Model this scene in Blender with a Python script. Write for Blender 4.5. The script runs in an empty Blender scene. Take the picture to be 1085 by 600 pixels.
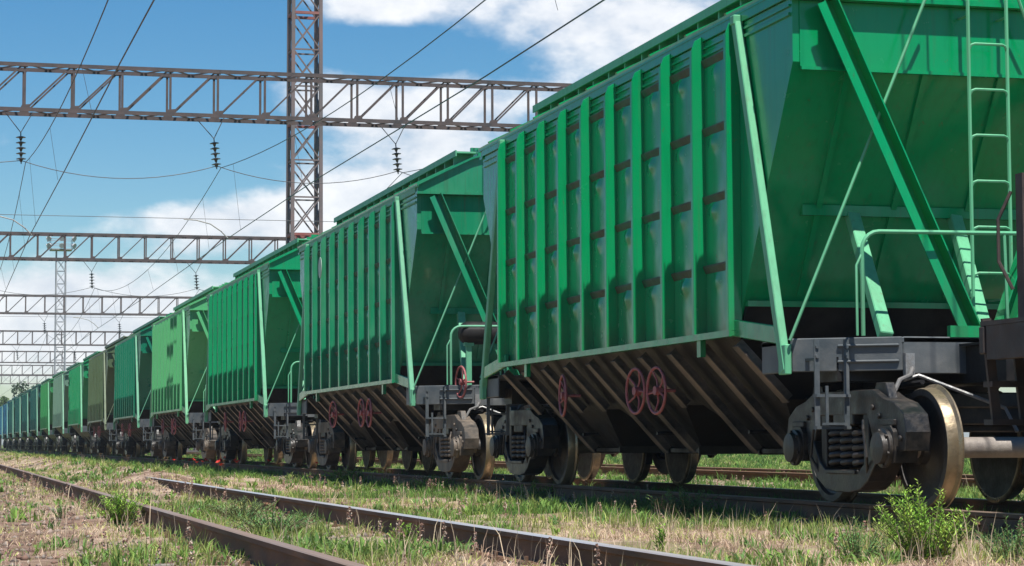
import bpy, math, random
import numpy as np
from mathutils import Vector, Matrix
random.seed(7); rng = np.random.default_rng(11)
R = math.radians
S = bpy.context.scene
COL = S.collection

# ------------------------------------------------------------------ camera
CAM_F, CAM_YAW, CAM_PITCH, CAM_ROLL, CAM_H = 2340.4, 0.2572, 0.0719, -0.0041, 0.533
cam_data = bpy.data.cameras.new('camera')
cam_data.sensor_width = 36.0
cam_data.lens = CAM_F / 1085.0 * 36.0
cam_data.clip_start = 0.1
cam_data.clip_end = 6000
cam = bpy.data.objects.new('camera', cam_data)
COL.objects.link(cam)
cam.matrix_world = (Matrix.Translation((0, 0, CAM_H)) @ Matrix.Rotation(-CAM_YAW, 4, 'Z')
                    @ Matrix.Rotation(R(90) + CAM_PITCH, 4, 'X') @ Matrix.Rotation(CAM_ROLL, 4, 'Z'))
S.camera = cam

# ------------------------------------------------------------------ sky, sun, exposure
SUN_EL, SUN_AZ = 66.0, -1.3          # elevation, degrees round from straight behind the camera
world = bpy.data.worlds.new('World'); S.world = world; world.use_nodes = True
wn, wl = world.node_tree.nodes, world.node_tree.links
wn.clear()
def N(t, **k):
    n = wn.new(t)
    for a, b in k.items(): setattr(n, a, b)
    return n
def math_node(op, a, b=None, clamp=False):
    n = N('ShaderNodeMath', operation=op, use_clamp=clamp)
    for i, v in enumerate((a, b)):
        if v is None: continue
        if isinstance(v, (int, float)): n.inputs[i].default_value = v
        else: wl.new(v, n.inputs[i])
    return n.outputs[0]
sky = N('ShaderNodeTexSky', sky_type='NISHITA')
sky.sun_disc = False
sky.sun_elevation = R(SUN_EL); sky.sun_rotation = R(180 - SUN_AZ)
sky.altitude = 100; sky.air_density = 1.0; sky.dust_density = 0.3; sky.ozone_density = 2.5
hs = N('ShaderNodeHueSaturation'); hs.inputs['Saturation'].default_value = 1.42; hs.inputs['Value'].default_value = 1.0
wl.new(sky.outputs[0], hs.inputs['Color'])
tint = N('ShaderNodeMix', data_type='RGBA', blend_type='MULTIPLY'); tint.inputs['Factor'].default_value = 1; tint.inputs['B'].default_value = (1.06, 1.15, 1.13, 1)
wl.new(hs.outputs[0], tint.inputs['A'])
tc = N('ShaderNodeTexCoord')
def sky_noise(scale, stretch, detail, rough, off=0):
    m = N('ShaderNodeMapping'); m.inputs['Scale'].default_value = stretch; m.inputs['Location'].default_value = (off, off * .7, off * .3)
    wl.new(tc.outputs['Generated'], m.inputs[0])
    n = N('ShaderNodeTexNoise'); n.inputs['Scale'].default_value = scale; n.inputs['Detail'].default_value = detail
    n.inputs['Roughness'].default_value = rough
    wl.new(m.outputs[0], n.inputs['Vector'])
    return n.outputs['Fac']
n_big = sky_noise(5.0, (1, 1, 2.4), 2, .5, 3.1)
n_det = sky_noise(17.0, (1, 1, 1.9), 6, .56, 7.7)
n_fine = sky_noise(60.0, (1, 1, 1.6), 3, .6, 1.3)
def pix_dir(x, y):
    c = Vector(((x - 542.5) / CAM_F, (300 - y) / CAM_F, -1.0))
    return (cam.matrix_world.to_3x3() @ c).normalized()
# cloud banks that stand in the sky: (photo pixel giving their bearing, angular half size, weight)
BANKS = [(660, 15, .09, .022, 1.15), (400, 4, .025, .009, 1.0), (470, 130, .050, .026, 1.2), (350, 100, .028, .014, 1.0),
         (210, 232, .045, .014, 1.35), (390, 225, .05, .022, 1.2), (118, 150, .012, .008, .8), (8, 150, .016, .014, .9),
         (40, 300, .05, .012, 1.0), (150, 335, .09, .014, 1.1), (40, 375, .12, .016, .8), (430, 55, .040, .011, -1.3), (150, 190, .05, .012, -1.0)]
acc = None
for (px, py, ra, rb, w) in BANKS:
    b = pix_dir(px, py)
    sub = N('ShaderNodeVectorMath', operation='SUBTRACT'); wl.new(tc.outputs['Generated'], sub.inputs[0]); sub.inputs[1].default_value = b
    mul = N('ShaderNodeVectorMath', operation='MULTIPLY'); wl.new(sub.outputs[0], mul.inputs[0]); mul.inputs[1].default_value = (1 / ra, 1 / ra, 1 / rb)
    dot = N('ShaderNodeVectorMath', operation='DOT_PRODUCT'); wl.new(mul.outputs[0], dot.inputs[0]); wl.new(mul.outputs[0], dot.inputs[1])
    e = math_node('POWER', 2.718, math_node('MULTIPLY', dot.outputs['Value'], -.8))
    e = math_node('MULTIPLY', e, w)
    acc = e if acc is None else math_node('ADD', acc, e)
dens = math_node('ADD', math_node('MULTIPLY', acc, .44), math_node('MULTIPLY', math_node('SUBTRACT', n_det, .5), .95))
dens = math_node('ADD', dens, math_node('MULTIPLY', math_node('SUBTRACT', n_fine, .5), .22))
dens = math_node('ADD', dens, math_node('MULTIPLY', math_node('SUBTRACT', n_big, .56), .55))
mr = N('ShaderNodeMapRange'); mr.interpolation_type = 'SMOOTHSTEP'
mr.inputs['From Min'].default_value = .15; mr.inputs['From Max'].default_value = .52
wl.new(dens, mr.inputs['Value'])
cover = math_node('MULTIPLY', mr.outputs[0], .92)
cr = N('ShaderNodeValToRGB')   # shaded cloud base to sunlit cloud
cr.color_ramp.elements[0].position = .35; cr.color_ramp.elements[0].color = (7.6, 8.2, 9.2, 1)
cr.color_ramp.elements[1].position = .62; cr.color_ramp.elements[1].color = (11.2, 11.3, 11.5, 1)
wl.new(math_node('ADD', math_node('MULTIPLY', n_det, .6), math_node('MULTIPLY', n_fine, .4)), cr.inputs[0])
mix = N('ShaderNodeMix', data_type='RGBA')
wl.new(cover, mix.inputs['Factor']); wl.new(tint.outputs['Result'], mix.inputs['A']); wl.new(cr.outputs[0], mix.inputs['B'])
bg = N('ShaderNodeBackground'); bg.inputs['Strength'].default_value = 0.07
wl.new(mix.outputs['Result'], bg.inputs['Color'])
wo = N('ShaderNodeOutputWorld'); wl.new(bg.outputs[0], wo.inputs['Surface'])

sun_d = bpy.data.lights.new('sun', 'SUN'); sun_d.energy = 5.0; sun_d.angle = R(0.53); sun_d.color = (1, .955, .88)
sun = bpy.data.objects.new('sun', sun_d); COL.objects.link(sun)
sun.rotation_euler = (R(90 - SUN_EL), 0, R(SUN_AZ))
S.view_settings.view_transform = 'Standard'; S.view_settings.look = 'None'
S.view_settings.exposure = 0.47; S.view_settings.gamma = 1.0
S.view_settings.use_curve_mapping = False

# ------------------------------------------------------------------ mesh helpers
class B:
    """collects vertices and faces of ONE mesh"""
    def __init__(s): s.v, s.f, s.m = [], [], []
    def add(s, vs, fs, mi=0):
        o = len(s.v); s.v += [tuple(v) for v in vs]; s.f += [tuple(i + o for i in f) for f in fs]; s.m += [mi] * len(fs); return s
    def box(s, x0, x1, y0, y1, z0, z1, mi=0):
        return s.add([(x0, y0, z0), (x1, y0, z0), (x1, y1, z0), (x0, y1, z0), (x0, y0, z1), (x1, y0, z1), (x1, y1, z1), (x0, y1, z1)],
                     [(0, 3, 2, 1), (4, 5, 6, 7), (0, 1, 5, 4), (1, 2, 6, 5), (2, 3, 7, 6), (3, 0, 4, 7)], mi)
    def frame(s, p0, p1, up=(0, 0, 1)):
        p0, p1 = Vector(p0), Vector(p1); d = (p1 - p0).normalized(); up = Vector(up)
        if abs(d.dot(up)) > .98: up = Vector((0, 1, 0)) if abs(d.y) < .9 else Vector((1, 0, 0))
        a = d.cross(up).normalized(); b = a.cross(d).normalized()
        return p0, p1, a, b
    def beam(s, p0, p1, w, h, up=(0, 0, 1), mi=0):
        p0, p1, a, b = s.frame(p0, p1, up); a = a * (w / 2); b = b * (h / 2)
        vs = [p + i * a + j * b for p in (p0, p1) for i, j in ((-1, -1), (1, -1), (1, 1), (-1, 1))]
        return s.add(vs, [(0, 1, 2, 3), (7, 6, 5, 4), (0, 4, 5, 1), (1, 5, 6, 2), (2, 6, 7, 3), (3, 7, 4, 0)], mi)
    def tube(s, pts, r, n=6, mi=0):
        pts = [Vector(p) for p in pts]; rings = []; prev = None
        for i, p in enumerate(pts):
            t = (pts[min(i + 1, len(pts) - 1)] - pts[max(i - 1, 0)]).normalized()
            if prev is None:
                up = Vector((0, 0, 1)) if abs(t.z) < .9 else Vector((1, 0, 0)); a = t.cross(up).normalized()
            else:
                a = (prev - t * prev.dot(t)).normalized()
            prev = a; b = t.cross(a)
            rr = r[i] if isinstance(r, (list, tuple)) else r
            rings.append([p + rr * (math.cos(2 * math.pi * k / n) * a + math.sin(2 * math.pi * k / n) * b) for k in range(n)])
        vs = [v for q in rings for v in q]; fs = []
        for i in range(len(pts) - 1):
            for k in range(n):
                k2 = (k + 1) % n; fs.append((i * n + k, i * n + k2, (i + 1) * n + k2, (i + 1) * n + k))
        fs.append(tuple(reversed(range(n)))); fs.append(tuple(range((len(pts) - 1) * n, len(pts) * n)))
        return s.add(vs, fs, mi)
    def lathe(s, prof, c, axis='X', n=32, mi=0, mats=None):
        # prof: list of (along axis, radius)
        c = Vector(c); vs = []
        ax = {'X': (Vector((1, 0, 0)), Vector((0, 1, 0)), Vector((0, 0, 1))), 'Y': (Vector((0, 1, 0)), Vector((0, 0, 1)), Vector((1, 0, 0))),
              'Z': (Vector((0, 0, 1)), Vector((1, 0, 0)), Vector((0, 1, 0)))}[axis]
        for (t, r) in prof:
            for k in range(n):
                an = 2 * math.pi * k / n
                vs.append(c + ax[0] * t + ax[1] * (r * math.cos(an)) + ax[2] * (r * math.sin(an)))
        o = len(s.v); s.v += [tuple(v) for v in vs]
        for i in range(len(prof) - 1):
            for k in range(n):
                k2 = (k + 1) % n
                s.f.append((o + i * n + k, o + i * n + k2, o + (i + 1) * n + k2, o + (i + 1) * n + k)); s.m.append(mats[i] if mats else mi)
        s.f.append(tuple(o + k for k in reversed(range(n)))); s.m.append(mi)
        s.f.append(tuple(o + (len(prof) - 1) * n + k for k in range(n))); s.m.append(mi)
        return s
    def prism(s, poly, lo, hi, axis='X', mi=0):
        # poly: 2D outline; axis X: (y,z); axis Y: (x,z); axis Z: (x,y)
        mk = {'X': lambda p, t: (t, p[0], p[1]), 'Y': lambda p, t: (p[0], t, p[1]), 'Z': lambda p, t: (p[0], p[1], t)}[axis]
        n = len(poly); vs = [mk(p, lo) for p in poly] + [mk(p, hi) for p in poly]
        fs = [tuple(range(n)), tuple(reversed(range(n, 2 * n)))] + [(i, i + n, (i + 1) % n + n, (i + 1) % n) for i in range(n)]
        return s.add(vs, fs, mi)
    def frustum(s, r0, z0, r1, z1, mi=0):
        # rectangles (x0,x1,y0,y1) at two heights
        vs = [(x, y, z0) for x, y in ((r0[0], r0[2]), (r0[1], r0[2]), (r0[1], r0[3]), (r0[0], r0[3]))] + \
             [(x, y, z1) for x, y in ((r1[0], r1[2]), (r1[1], r1[2]), (r1[1], r1[3]), (r1[0], r1[3]))]
        return s.add(vs, [(0, 1, 2, 3), (7, 6, 5, 4), (0, 4, 5, 1), (1, 5, 6, 2), (2, 6, 7, 3), (3, 7, 4, 0)], mi)
    def mesh(s, name, smooth=False):
        me = bpy.data.meshes.new(name); me.from_pydata(s.v, [], s.f)
        if any(s.m): me.polygons.foreach_set('material_index', s.m)
        import bmesh
        bm = bmesh.new(); bm.from_mesh(me); bmesh.ops.recalc_face_normals(bm, faces=bm.faces); bm.to_mesh(me); bm.free()
        if smooth:
            me.shade_smooth(); me.set_sharp_from_angle(angle=R(38))
        me.update(); return me

CACHE = {}
def shared(key, fn, smooth=False):
    if key not in CACHE: CACHE[key] = fn().mesh(key if isinstance(key, str) else key[0], smooth)
    return CACHE[key]
def put(name, me, mats, parent=None, loc=(0, 0, 0), rot=None, bevel=0):
    """ONE mesh object; materials live on the object so that copies may share the mesh"""
    o = bpy.data.objects.new(name, me); COL.objects.link(o)
    if not isinstance(mats, (list, tuple)): mats = [mats]
    while len(me.materials) < len(mats): me.materials.append(None)
    for i, m in enumerate(mats):
        o.material_slots[i].link = 'OBJECT'; o.material_slots[i].material = m
    if parent: o.parent = parent
    o.location = loc
    if rot: o.rotation_euler = rot
    if bevel:
        b = o.modifiers.new('bevel', 'BEVEL'); b.width = bevel; b.segments = 1; b.limit_method = 'ANGLE'; b.angle_limit = R(50)
    return o
def empty(name, loc=(0, 0, 0), rot=None):
    o = bpy.data.objects.new(name, None); COL.objects.link(o); o.location = loc; o.empty_display_size = .2
    if rot: o.rotation_euler = rot
    return o
def tag(o, label, cat, group=None):
    o['label'] = label; o['category'] = cat
    if group: o['group'] = group
    return o
def structure(o): o['kind'] = 'structure'; return o

# ------------------------------------------------------------------ materials
def new_mat(name):
    m = bpy.data.materials.new(name); m.use_nodes = True
    return m, m.node_tree.nodes, m.node_tree.links, m.node_tree.nodes['Principled BSDF']
def tex_noise(n, l, coord, scale, stretch=(1, 1, 1), detail=4, rough=.55, off=(0, 0, 0)):
    mp = n.new('ShaderNodeMapping'); mp.inputs['Scale'].default_value = stretch; mp.inputs['Location'].default_value = off
    l.new(coord, mp.inputs[0])
    t = n.new('ShaderNodeTexNoise'); t.inputs['Scale'].default_value = scale; t.inputs['Detail'].default_value = detail; t.inputs['Roughness'].default_value = rough
    l.new(mp.outputs[0], t.inputs['Vector']); return t.outputs['Fac']
def ramp(n, l, fac, a, b, ca=(0, 0, 0, 1), cb=(1, 1, 1, 1)):
    r = n.new('ShaderNodeValToRGB'); r.color_ramp.elements[0].position = a; r.color_ramp.elements[1].position = b
    r.color_ramp.elements[0].color = ca; r.color_ramp.elements[1].color = cb; l.new(fac, r.inputs[0]); return r.outputs[0]
def mixc(n, l, fac, a, b, mode='MIX'):
    m = n.new('ShaderNodeMix'); m.data_type = 'RGBA'; m.blend_type = mode
    for key, v in (('Factor', fac), ('A', a), ('B', b)):
        if isinstance(v, (int, float)): m.inputs[key].default_value = v
        elif isinstance(v, tuple): m.inputs[key].default_value = v if len(v) == 4 else (*v, 1)
        else: l.new(v, m.inputs[key])
    return m.outputs['Result']
def mth(n, l, op, a, b):
    m = n.new('ShaderNodeMath'); m.operation = op; m.use_clamp = True
    for i, v in enumerate((a, b)):
        if isinstance(v, (int, float)): m.inputs[i].default_value = v
        else: l.new(v, m.inputs[i])
    return m.outputs[0]

def paint(name, col, fade=.25, dirt=.5, rough=.38, streak=.35, rust=.5, fadecol=None):
    """worn wagon paint: faded patches, run-down streaks, grime near the bottom, rust specks"""
    m, n, l, p = new_mat(name)
    t = n.new('ShaderNodeTexCoord'); oc = t.outputs['Object']
    oi = n.new('ShaderNodeObjectInfo')
    cmb = n.new('ShaderNodeVectorMath'); cmb.operation = 'ADD'; l.new(oc, cmb.inputs[0])
    sc = n.new('ShaderNodeVectorMath'); sc.operation = 'SCALE'; sc.inputs[0].default_value = (13, 7, 0); l.new(oi.outputs['Random'], sc.inputs['Scale'])
    l.new(sc.outputs[0], cmb.inputs[1]); co = cmb.outputs[0]
    fadecol = fadecol or tuple(min(1, c * .6 + k) for c, k in zip(col, (.07, .15, .10)))
    c = mixc(n, l, mth(n, l, 'MULTIPLY', ramp(n, l, tex_noise(n, l, co, 1.7, (1, 1, .6), 4, .6), .42, .72), fade), col, fadecol)
    dk = tuple(x * .45 for x in col)
    c = mixc(n, l, mth(n, l, 'MULTIPLY', ramp(n, l, tex_noise(n, l, co, 3.0, (5, 5, .35), 3, .6), .50, .78), streak), c, dk)
    c = mixc(n, l, mth(n, l, 'MULTIPLY', ramp(n, l, tex_noise(n, l, co, 2.2, (9, 9, .25), 3, .65, (4, 2, 1)), .56, .74), streak * .8), c, (.09, .085, .06))
    sep = n.new('ShaderNodeSeparateXYZ'); l.new(oc, sep.inputs[0])
    low = ramp(n, l, mth(n, l, 'MULTIPLY', sep.outputs['Z'], .2), .29, .44, (1, 1, 1, 1), (0, 0, 0, 1))
    gr = mth(n, l, 'MULTIPLY', low, ramp(n, l, tex_noise(n, l, co, 4.0, (1, 1, .5), 6, .62), .38, .7))
    c = mixc(n, l, mth(n, l, 'MULTIPLY', gr, dirt), c, (.075, .06, .045))
    c = mixc(n, l, mth(n, l, 'MULTIPLY', ramp(n, l, tex_noise(n, l, co, 14, (1, 1, .5), 4, .7), .66, .74), rust), c, (.13, .055, .025))
    l.new(c, p.inputs['Base Color']); p.inputs['Specular IOR Level'].default_value = .5
    l.new(ramp(n, l, tex_noise(n, l, co, 6, (1, 1, 1), 4), .3, .7, (rough - .05,) * 3 + (1,), (rough + .13,) * 3 + (1,)), p.inputs['Roughness'])
    bp = n.new('ShaderNodeBump'); bp.inputs['Strength'].default_value = .10; bp.inputs['Distance'].default_value = .012
    l.new(tex_noise(n, l, co, 1.8, (1, 1, 1), 3, .5), bp.inputs['Height']); l.new(bp.outputs[0], p.inputs['Normal'])
    return m
def metal(name, col, col2, scale=5, rough=.6, metallic=0.0, stretch=(1, 1, 1), lo=.35, hi=.68):
    m, n, l, p = new_mat(name)
    oc = n.new('ShaderNodeTexCoord').outputs['Object']
    c = mixc(n, l, ramp(n, l, tex_noise(n, l, oc, scale, stretch, 7, .65), lo, hi), col, col2)
    l.new(c, p.inputs['Base Color']); p.inputs['Metallic'].default_value = metallic
    l.new(ramp(n, l, tex_noise(n, l, oc, scale * 2, stretch, 4), .3, .7, (rough - .12,) * 3 + (1,), (rough + .15,) * 3 + (1,)), p.inputs['Roughness'])
    bp = n.new('ShaderNodeBump'); bp.inputs['Strength'].default_value = .3; bp.inputs['Distance'].default_value = .01
    l.new(tex_noise(n, l, oc, scale * 6, stretch, 3, .6), bp.inputs['Height']); l.new(bp.outputs[0], p.inputs['Normal'])
    return m
def attr_mat(name, rough=.7, trans=0.0):
    m, n, l, p = new_mat(name)
    a = n.new('ShaderNodeAttribute'); a.attribute_name = 'col'
    l.new(a.outputs['Color'], p.inputs['Base Color']); p.inputs['Roughness'].default_value = rough
    p.inputs['Specular IOR Level'].default_value = .25
    if trans:
        tb = n.new('ShaderNodeBsdfTranslucent'); l.new(a.outputs['Color'], tb.inputs['Color'])
        mx = n.new('ShaderNodeMixShader'); mx.inputs[0].default_value = trans
        l.new(p.outputs[0], mx.inputs[1]); l.new(tb.outputs[0], mx.inputs[2])
        l.new(mx.outputs[0], n['Material Output'].inputs['Surface'])
    return m

M = {}
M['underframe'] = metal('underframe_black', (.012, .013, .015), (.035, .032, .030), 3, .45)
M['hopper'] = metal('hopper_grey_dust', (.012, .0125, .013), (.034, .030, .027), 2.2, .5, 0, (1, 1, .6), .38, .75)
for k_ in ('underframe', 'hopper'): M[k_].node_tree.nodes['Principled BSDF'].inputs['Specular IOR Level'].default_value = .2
M['fin'] = metal('fin_dust', (.026, .025, .024), (.30, .22, .155), 1.3, .6, 0, (1, 1, 1.8), .42, .72)
M['bogie'] = metal('cast_bogie', (.010, .011, .012), (.072, .056, .044), 5, .42, 0, (1, 1, 1), .42, .75)
M['bogie_dusty'] = metal('cast_bogie_dusty', (.035, .031, .027), (.20, .155, .115), 5, .6, 0, (1, 1, 1), .36, .68)
M['sill'] = metal('sill_grey', (.062, .076, .085), (.135, .14, .14), 2.5, .55, 0, (1, 1, 1), .4, .72)
M['wheel'] = metal('wheel_web', (.014, .014, .015), (.042, .034, .029), 6, .5)
M['tread'] = metal('wheel_tread', (.30, .235, .15), (.05, .045, .042), 3.2, .35, .6, (1, 1, 1), .46, .66)
M['axle'] = metal('axle_steel', (.22, .19, .17), (.34, .30, .26), 8, .55, .2)
M['redwheel'] = metal('handwheel_red', (.30, .045, .05), (.33, .14, .13), 20, .55)
M['pipe'] = metal('pale_pipe', (.30, .31, .31), (.20, .19, .18), 12, .5, .3)
M['hose'] = metal('rubber_hose', (.10, .10, .10), (.19, .18, .17), 20, .7)
M['brown'] = metal('brown_wagon', (.030, .023, .021), (.075, .052, .042), 5, .65)
M['rail_side'] = metal('rail_rust', (.095, .054, .035), (.19, .105, .062), 9, .9, 0, (1, .25, 1))
M['rail_top'] = metal('rail_head_worn', (.34, .27, .21), (.24, .15, .10), 2, .45, .4, (3, .25, 1))
M['rail_top_dull'] = metal('rail_head_dull', (.30, .22, .17), (.20, .125, .085), 1.2, .5, .1, (3, .2, 1))
M['rail_top_shiny'] = metal('rail_head_polished', (.52, .51, .52), (.30, .22, .17), .9, .4, .25, (3, .2, 1), .45, .7)
M['rail_top_rust'] = metal('rail_head_rust', (.32, .19, .11), (.22, .12, .07), 2, .6, .1, (3, .25, 1))
M['sleeper'] = metal('sleeper', (.17, .145, .12), (.28, .24, .20), 6, .9)
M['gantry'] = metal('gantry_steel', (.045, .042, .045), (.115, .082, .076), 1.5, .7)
M['gantry_hazed'] = metal('gantry_steel_hazed', (.085, .08, .085), (.14, .11, .105), 1.5, .7)  # paler tone paints distance haze onto the steel of the far gantries
M['mast'] = metal('mast_steel', (.12, .115, .12), (.24, .15, .14), .6, .7, 0, (1, 1, 1), .4, .75)
M['mast_red'] = metal('mast_red', (.24, .06, .055), (.28, .14, .125), 2, .7)
M['mast_grey'] = metal('mast_galvanised', (.26, .27, .29), (.36, .36, .38), 1, .6)
M['lamp'] = metal('lamp_housing', (.35, .36, .38), (.5, .5, .52), 3, .5)
M['wire'] = metal('wire', (.06, .065, .075), (.09, .09, .095), 2, .6)
M['insul'] = metal('insulator', (.03, .035, .04), (.06, .055, .05), 10, .35)
M['steady'] = metal('steady_arm', (.30, .29, .27), (.38, .36, .34), 5, .5)
M['emblem'] = metal('faded_emblem', (.30, .45, .36), (.42, .52, .44), 8, .6)
M['bark'] = metal('bark', (.06, .045, .03), (.12, .09, .07), 6, .9)
M['grass'] = attr_mat('grass', .75, .25)
M['leaf'] = attr_mat('leaf', .6, .25)
M['poppy'] = metal('poppy_red', (.55, .02, .012), (.45, .03, .01), 30, .7)

XC, YC, PITCH = 8.439, 22.306, 14.72      # train track centre, centre of the first wagon, wagon spacing

# ------------------------------------------------------------------ ground
def vnoise(x, y, seed=0):
    """value noise, numpy"""
    r = np.random.default_rng(seed); T = r.random((256, 256))
    xi, yi = np.floor(x).astype(int), np.floor(y).astype(int); fx, fy = x - xi, y - yi
    fx = fx * fx * (3 - 2 * fx); fy = fy * fy * (3 - 2 * fy)
    g = lambda a, b: T[a % 256, b % 256]
    return (g(xi, yi) * (1 - fx) + g(xi + 1, yi) * fx) * (1 - fy) + (g(xi, yi + 1) * (1 - fx) + g(xi + 1, yi + 1) * fx) * fy
def fbm(x, y, seed=0):
    return .5 * vnoise(x, y, seed) + .3 * vnoise(x * 2.1 + 5, y * 2.1, seed + 1) + .2 * vnoise(x * 4.3, y * 4.3 + 9, seed + 2)
def ground_z(x, y):
    z = -.205 + .07 * (fbm(x * .9, y * .9, 5) - .5) + .05 * (vnoise(x * 1.9, y * 1.9, 9) - .5)
    for c in (2.61, XC, 14.83):        # soil has silted over the track beds up to the rail foot
        d = np.abs(x - c); k = np.clip(1.5 - d, 0, .5) / .5
        z = z * (1 - k) + k * (-.168 + .03 * (vnoise(x * 2, y * 2, 3) - .5))
    t = np.clip((y - 30) / 8, 0, 1); t = t * t * (3 - 2 * t)       # soil heaped over the right foreground rail further on
    z = z + .245 * t * np.exp(-((x - 3.75) / .75) ** 2)
    z = np.where(x < 1.2, z - .05 * np.clip((1.2 - x), 0, 1.5), z)
    return z
def axis_pts(lo, hi, fine_lo, fine_hi, step):
    a = list(np.arange(fine_lo, fine_hi, step)); s = step
    x = fine_lo
    while x > lo: s *= 1.35; x -= s; a.insert(0, x)
    x = a[-1]; s = step
    while x < hi: s *= 1.35; x += s; a.append(x)
    return np.array(a)
gx = axis_pts(-1500, 2500, -4, 22, .15); gy = axis_pts(-200, 4500, 9, 52, .14)
GX, GY = np.meshgrid(gx, gy, indexing='ij'); GZ = ground_z(GX, GY)
vs = np.stack([GX, GY, GZ], -1).reshape(-1, 3); ny = len(gy)
ii, jj = np.meshgrid(np.arange(len(gx) - 1), np.arange(ny - 1), indexing='ij'); q = (ii * ny + jj).ravel()
fs = np.stack([q, q + ny, q + ny + 1, q + 1], -1)
def np_mesh(name, verts, faces_flat, sizes, cols=None):
    me = bpy.data.meshes.new(name)
    me.vertices.add(len(verts)); me.vertices.foreach_set('co', np.asarray(verts, np.float32).ravel())
    starts = np.concatenate([[0], np.cumsum(sizes)[:-1]]).astype(np.int32)
    me.loops.add(len(faces_flat)); me.loops.foreach_set('vertex_index', np.asarray(faces_flat, np.int32))
    me.polygons.add(len(sizes)); me.polygons.foreach_set('loop_start', starts)
    if cols is not None:
        a = me.attributes.new('col', 'FLOAT_COLOR', 'POINT')
        a.data.foreach_set('color', np.concatenate([cols, np.ones((len(cols), 1))], 1).astype(np.float32).ravel())
    me.update(calc_edges=True); me.validate(); return me
gm = np_mesh('ground', vs, fs.ravel(), np.full(len(fs), 4)); gm.shade_smooth()
def ground_mat():
    m, n, l, p = new_mat('ground_soil_and_straw')
    oc = n.new('ShaderNodeTexCoord').outputs['Object']
    a = tex_noise(n, l, oc, .35, (1, .6, 1), 6, .65)
    soil = mixc(n, l, ramp(n, l, tex_noise(n, l, oc, 5, (1, 1, 1), 7, .72), .36, .68), (.10, .058, .042), (.34, .23, .17))
    straw = mixc(n, l, ramp(n, l, tex_noise(n, l, oc, 9, (1, 1, 1), 8, .72), .35, .68), (.36, .265, .19), (.62, .49, .37))
    green = mixc(n, l, ramp(n, l, tex_noise(n, l, oc, 7, (1, 1, 1), 8, .7), .35, .68), (.06, .085, .022), (.19, .22, .06))
    c = mixc(n, l, ramp(n, l, tex_noise(n, l, oc, .8, (1, .55, 1), 7, .65, (3, 1, 0)), .42, .6), soil, straw)
    c = mixc(n, l, ramp(n, l, a, .52, .66), c, green)
    sep = n.new('ShaderNodeSeparateXYZ'); l.new(oc, sep.inputs[0])
    bare = ramp(n, l, mth(n, l, 'ADD', mth(n, l, 'MULTIPLY', sep.outputs['X'], .25), mth(n, l, 'MULTIPLY', tex_noise(n, l, oc, .9, (1, .6, 1), 5, .6), .5)), .42, .60, (1, 1, 1, 1), (0, 0, 0, 1))
    c = mixc(n, l, bare, c, soil)
    # far away and on the far side of the train: meadow
    far = ramp(n, l, mth(n, l, 'MULTIPLY', sep.outputs['Y'], .005), .35, .8)
    c = mixc(n, l, far, c, green)
    side = ramp(n, l, mth(n, l, 'ADD', mth(n, l, 'MULTIPLY', sep.outputs['X'], .02), mth(n, l, 'MULTIPLY', tex_noise(n, l, oc, .12, (1, 1, 1), 5, .6), .25)), .40, .58)
    c = mixc(n, l, side, c, green)
    l.new(c, p.inputs['Base Color']); p.inputs['Roughness'].default_value = .95; p.inputs['Specular IOR Level'].default_value = .1
    bp = n.new('ShaderNodeBump'); bp.inputs['Strength'].default_value = .8; bp.inputs['Distance'].default_value = .04
    l.new(tex_noise(n, l, oc, 16, (1, 1, 1), 8, .7), bp.inputs['Height']); l.new(bp.outputs[0], p.inputs['Normal'])
    return m
structure(put('ground', gm, ground_mat()))

# ------------------------------------------------------------------ railway tracks
def rail_mesh(y0, y1):
    b = B(); prof = [(-.075, -.18), (.075, -.18), (.075, -.168), (.012, -.150), (.009, -.045), (.036, -.034), (.037, -.006), (.030, 0), (-.030, 0), (-.037, -.006), (-.036, -.034), (-.009, -.045), (-.012, -.150), (-.075, -.168)]
    ys = list(np.linspace(y0, y1, 2)); n = len(prof)
    vs = [(x, y, z) for y in ys for x, z in prof]
    fs = []; mi = []
    for i in range(n):
        j = (i + 1) % n; fs.append((i, j, n + j, n + i)); mi.append(1 if i in (6, 7, 8) else 0)
    fs += [tuple(range(n)), tuple(range(n, 2 * n))]; mi += [0, 0]
    b.v = vs; b.f = fs; b.m = mi
    return b
def sleeper_mesh():
    return B().prism([(-.13, -.40), (.13, -.40), (.105, -.188), (-.105, -.188)], -1.32, 1.32, 'X').box(-1.0, -.6, -.09, .09, -.189, -.182).box(.6, 1.0, -.09, .09, -.189, -.182)
def fastening_mesh():
    b = B()
    b.box(-.17, .17, -.07, .07, -.187, -.1805)
    for s in (-1, 1): b.box(s * .115 - .035, s * .115 + .035, -.05, .05, -.1815, -.145).tube([(s * .115, 0, -.15), (s * .115, 0, -.115)], .014, 6)
    return b
def joint_mesh():
    b = B()
    for s in (-1, 1):
        b.prism([(s * .014, -.145), (s * .030, -.15), (s * .030, -.045), (s * .014, -.045)], -.4, .4, 'Y')
        for y in (-.3, -.1, .1, .3): b.lathe([(0, .022), (s * .03, .022)], (s * .03, y, -.095), 'X', 6)
    return b
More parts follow.
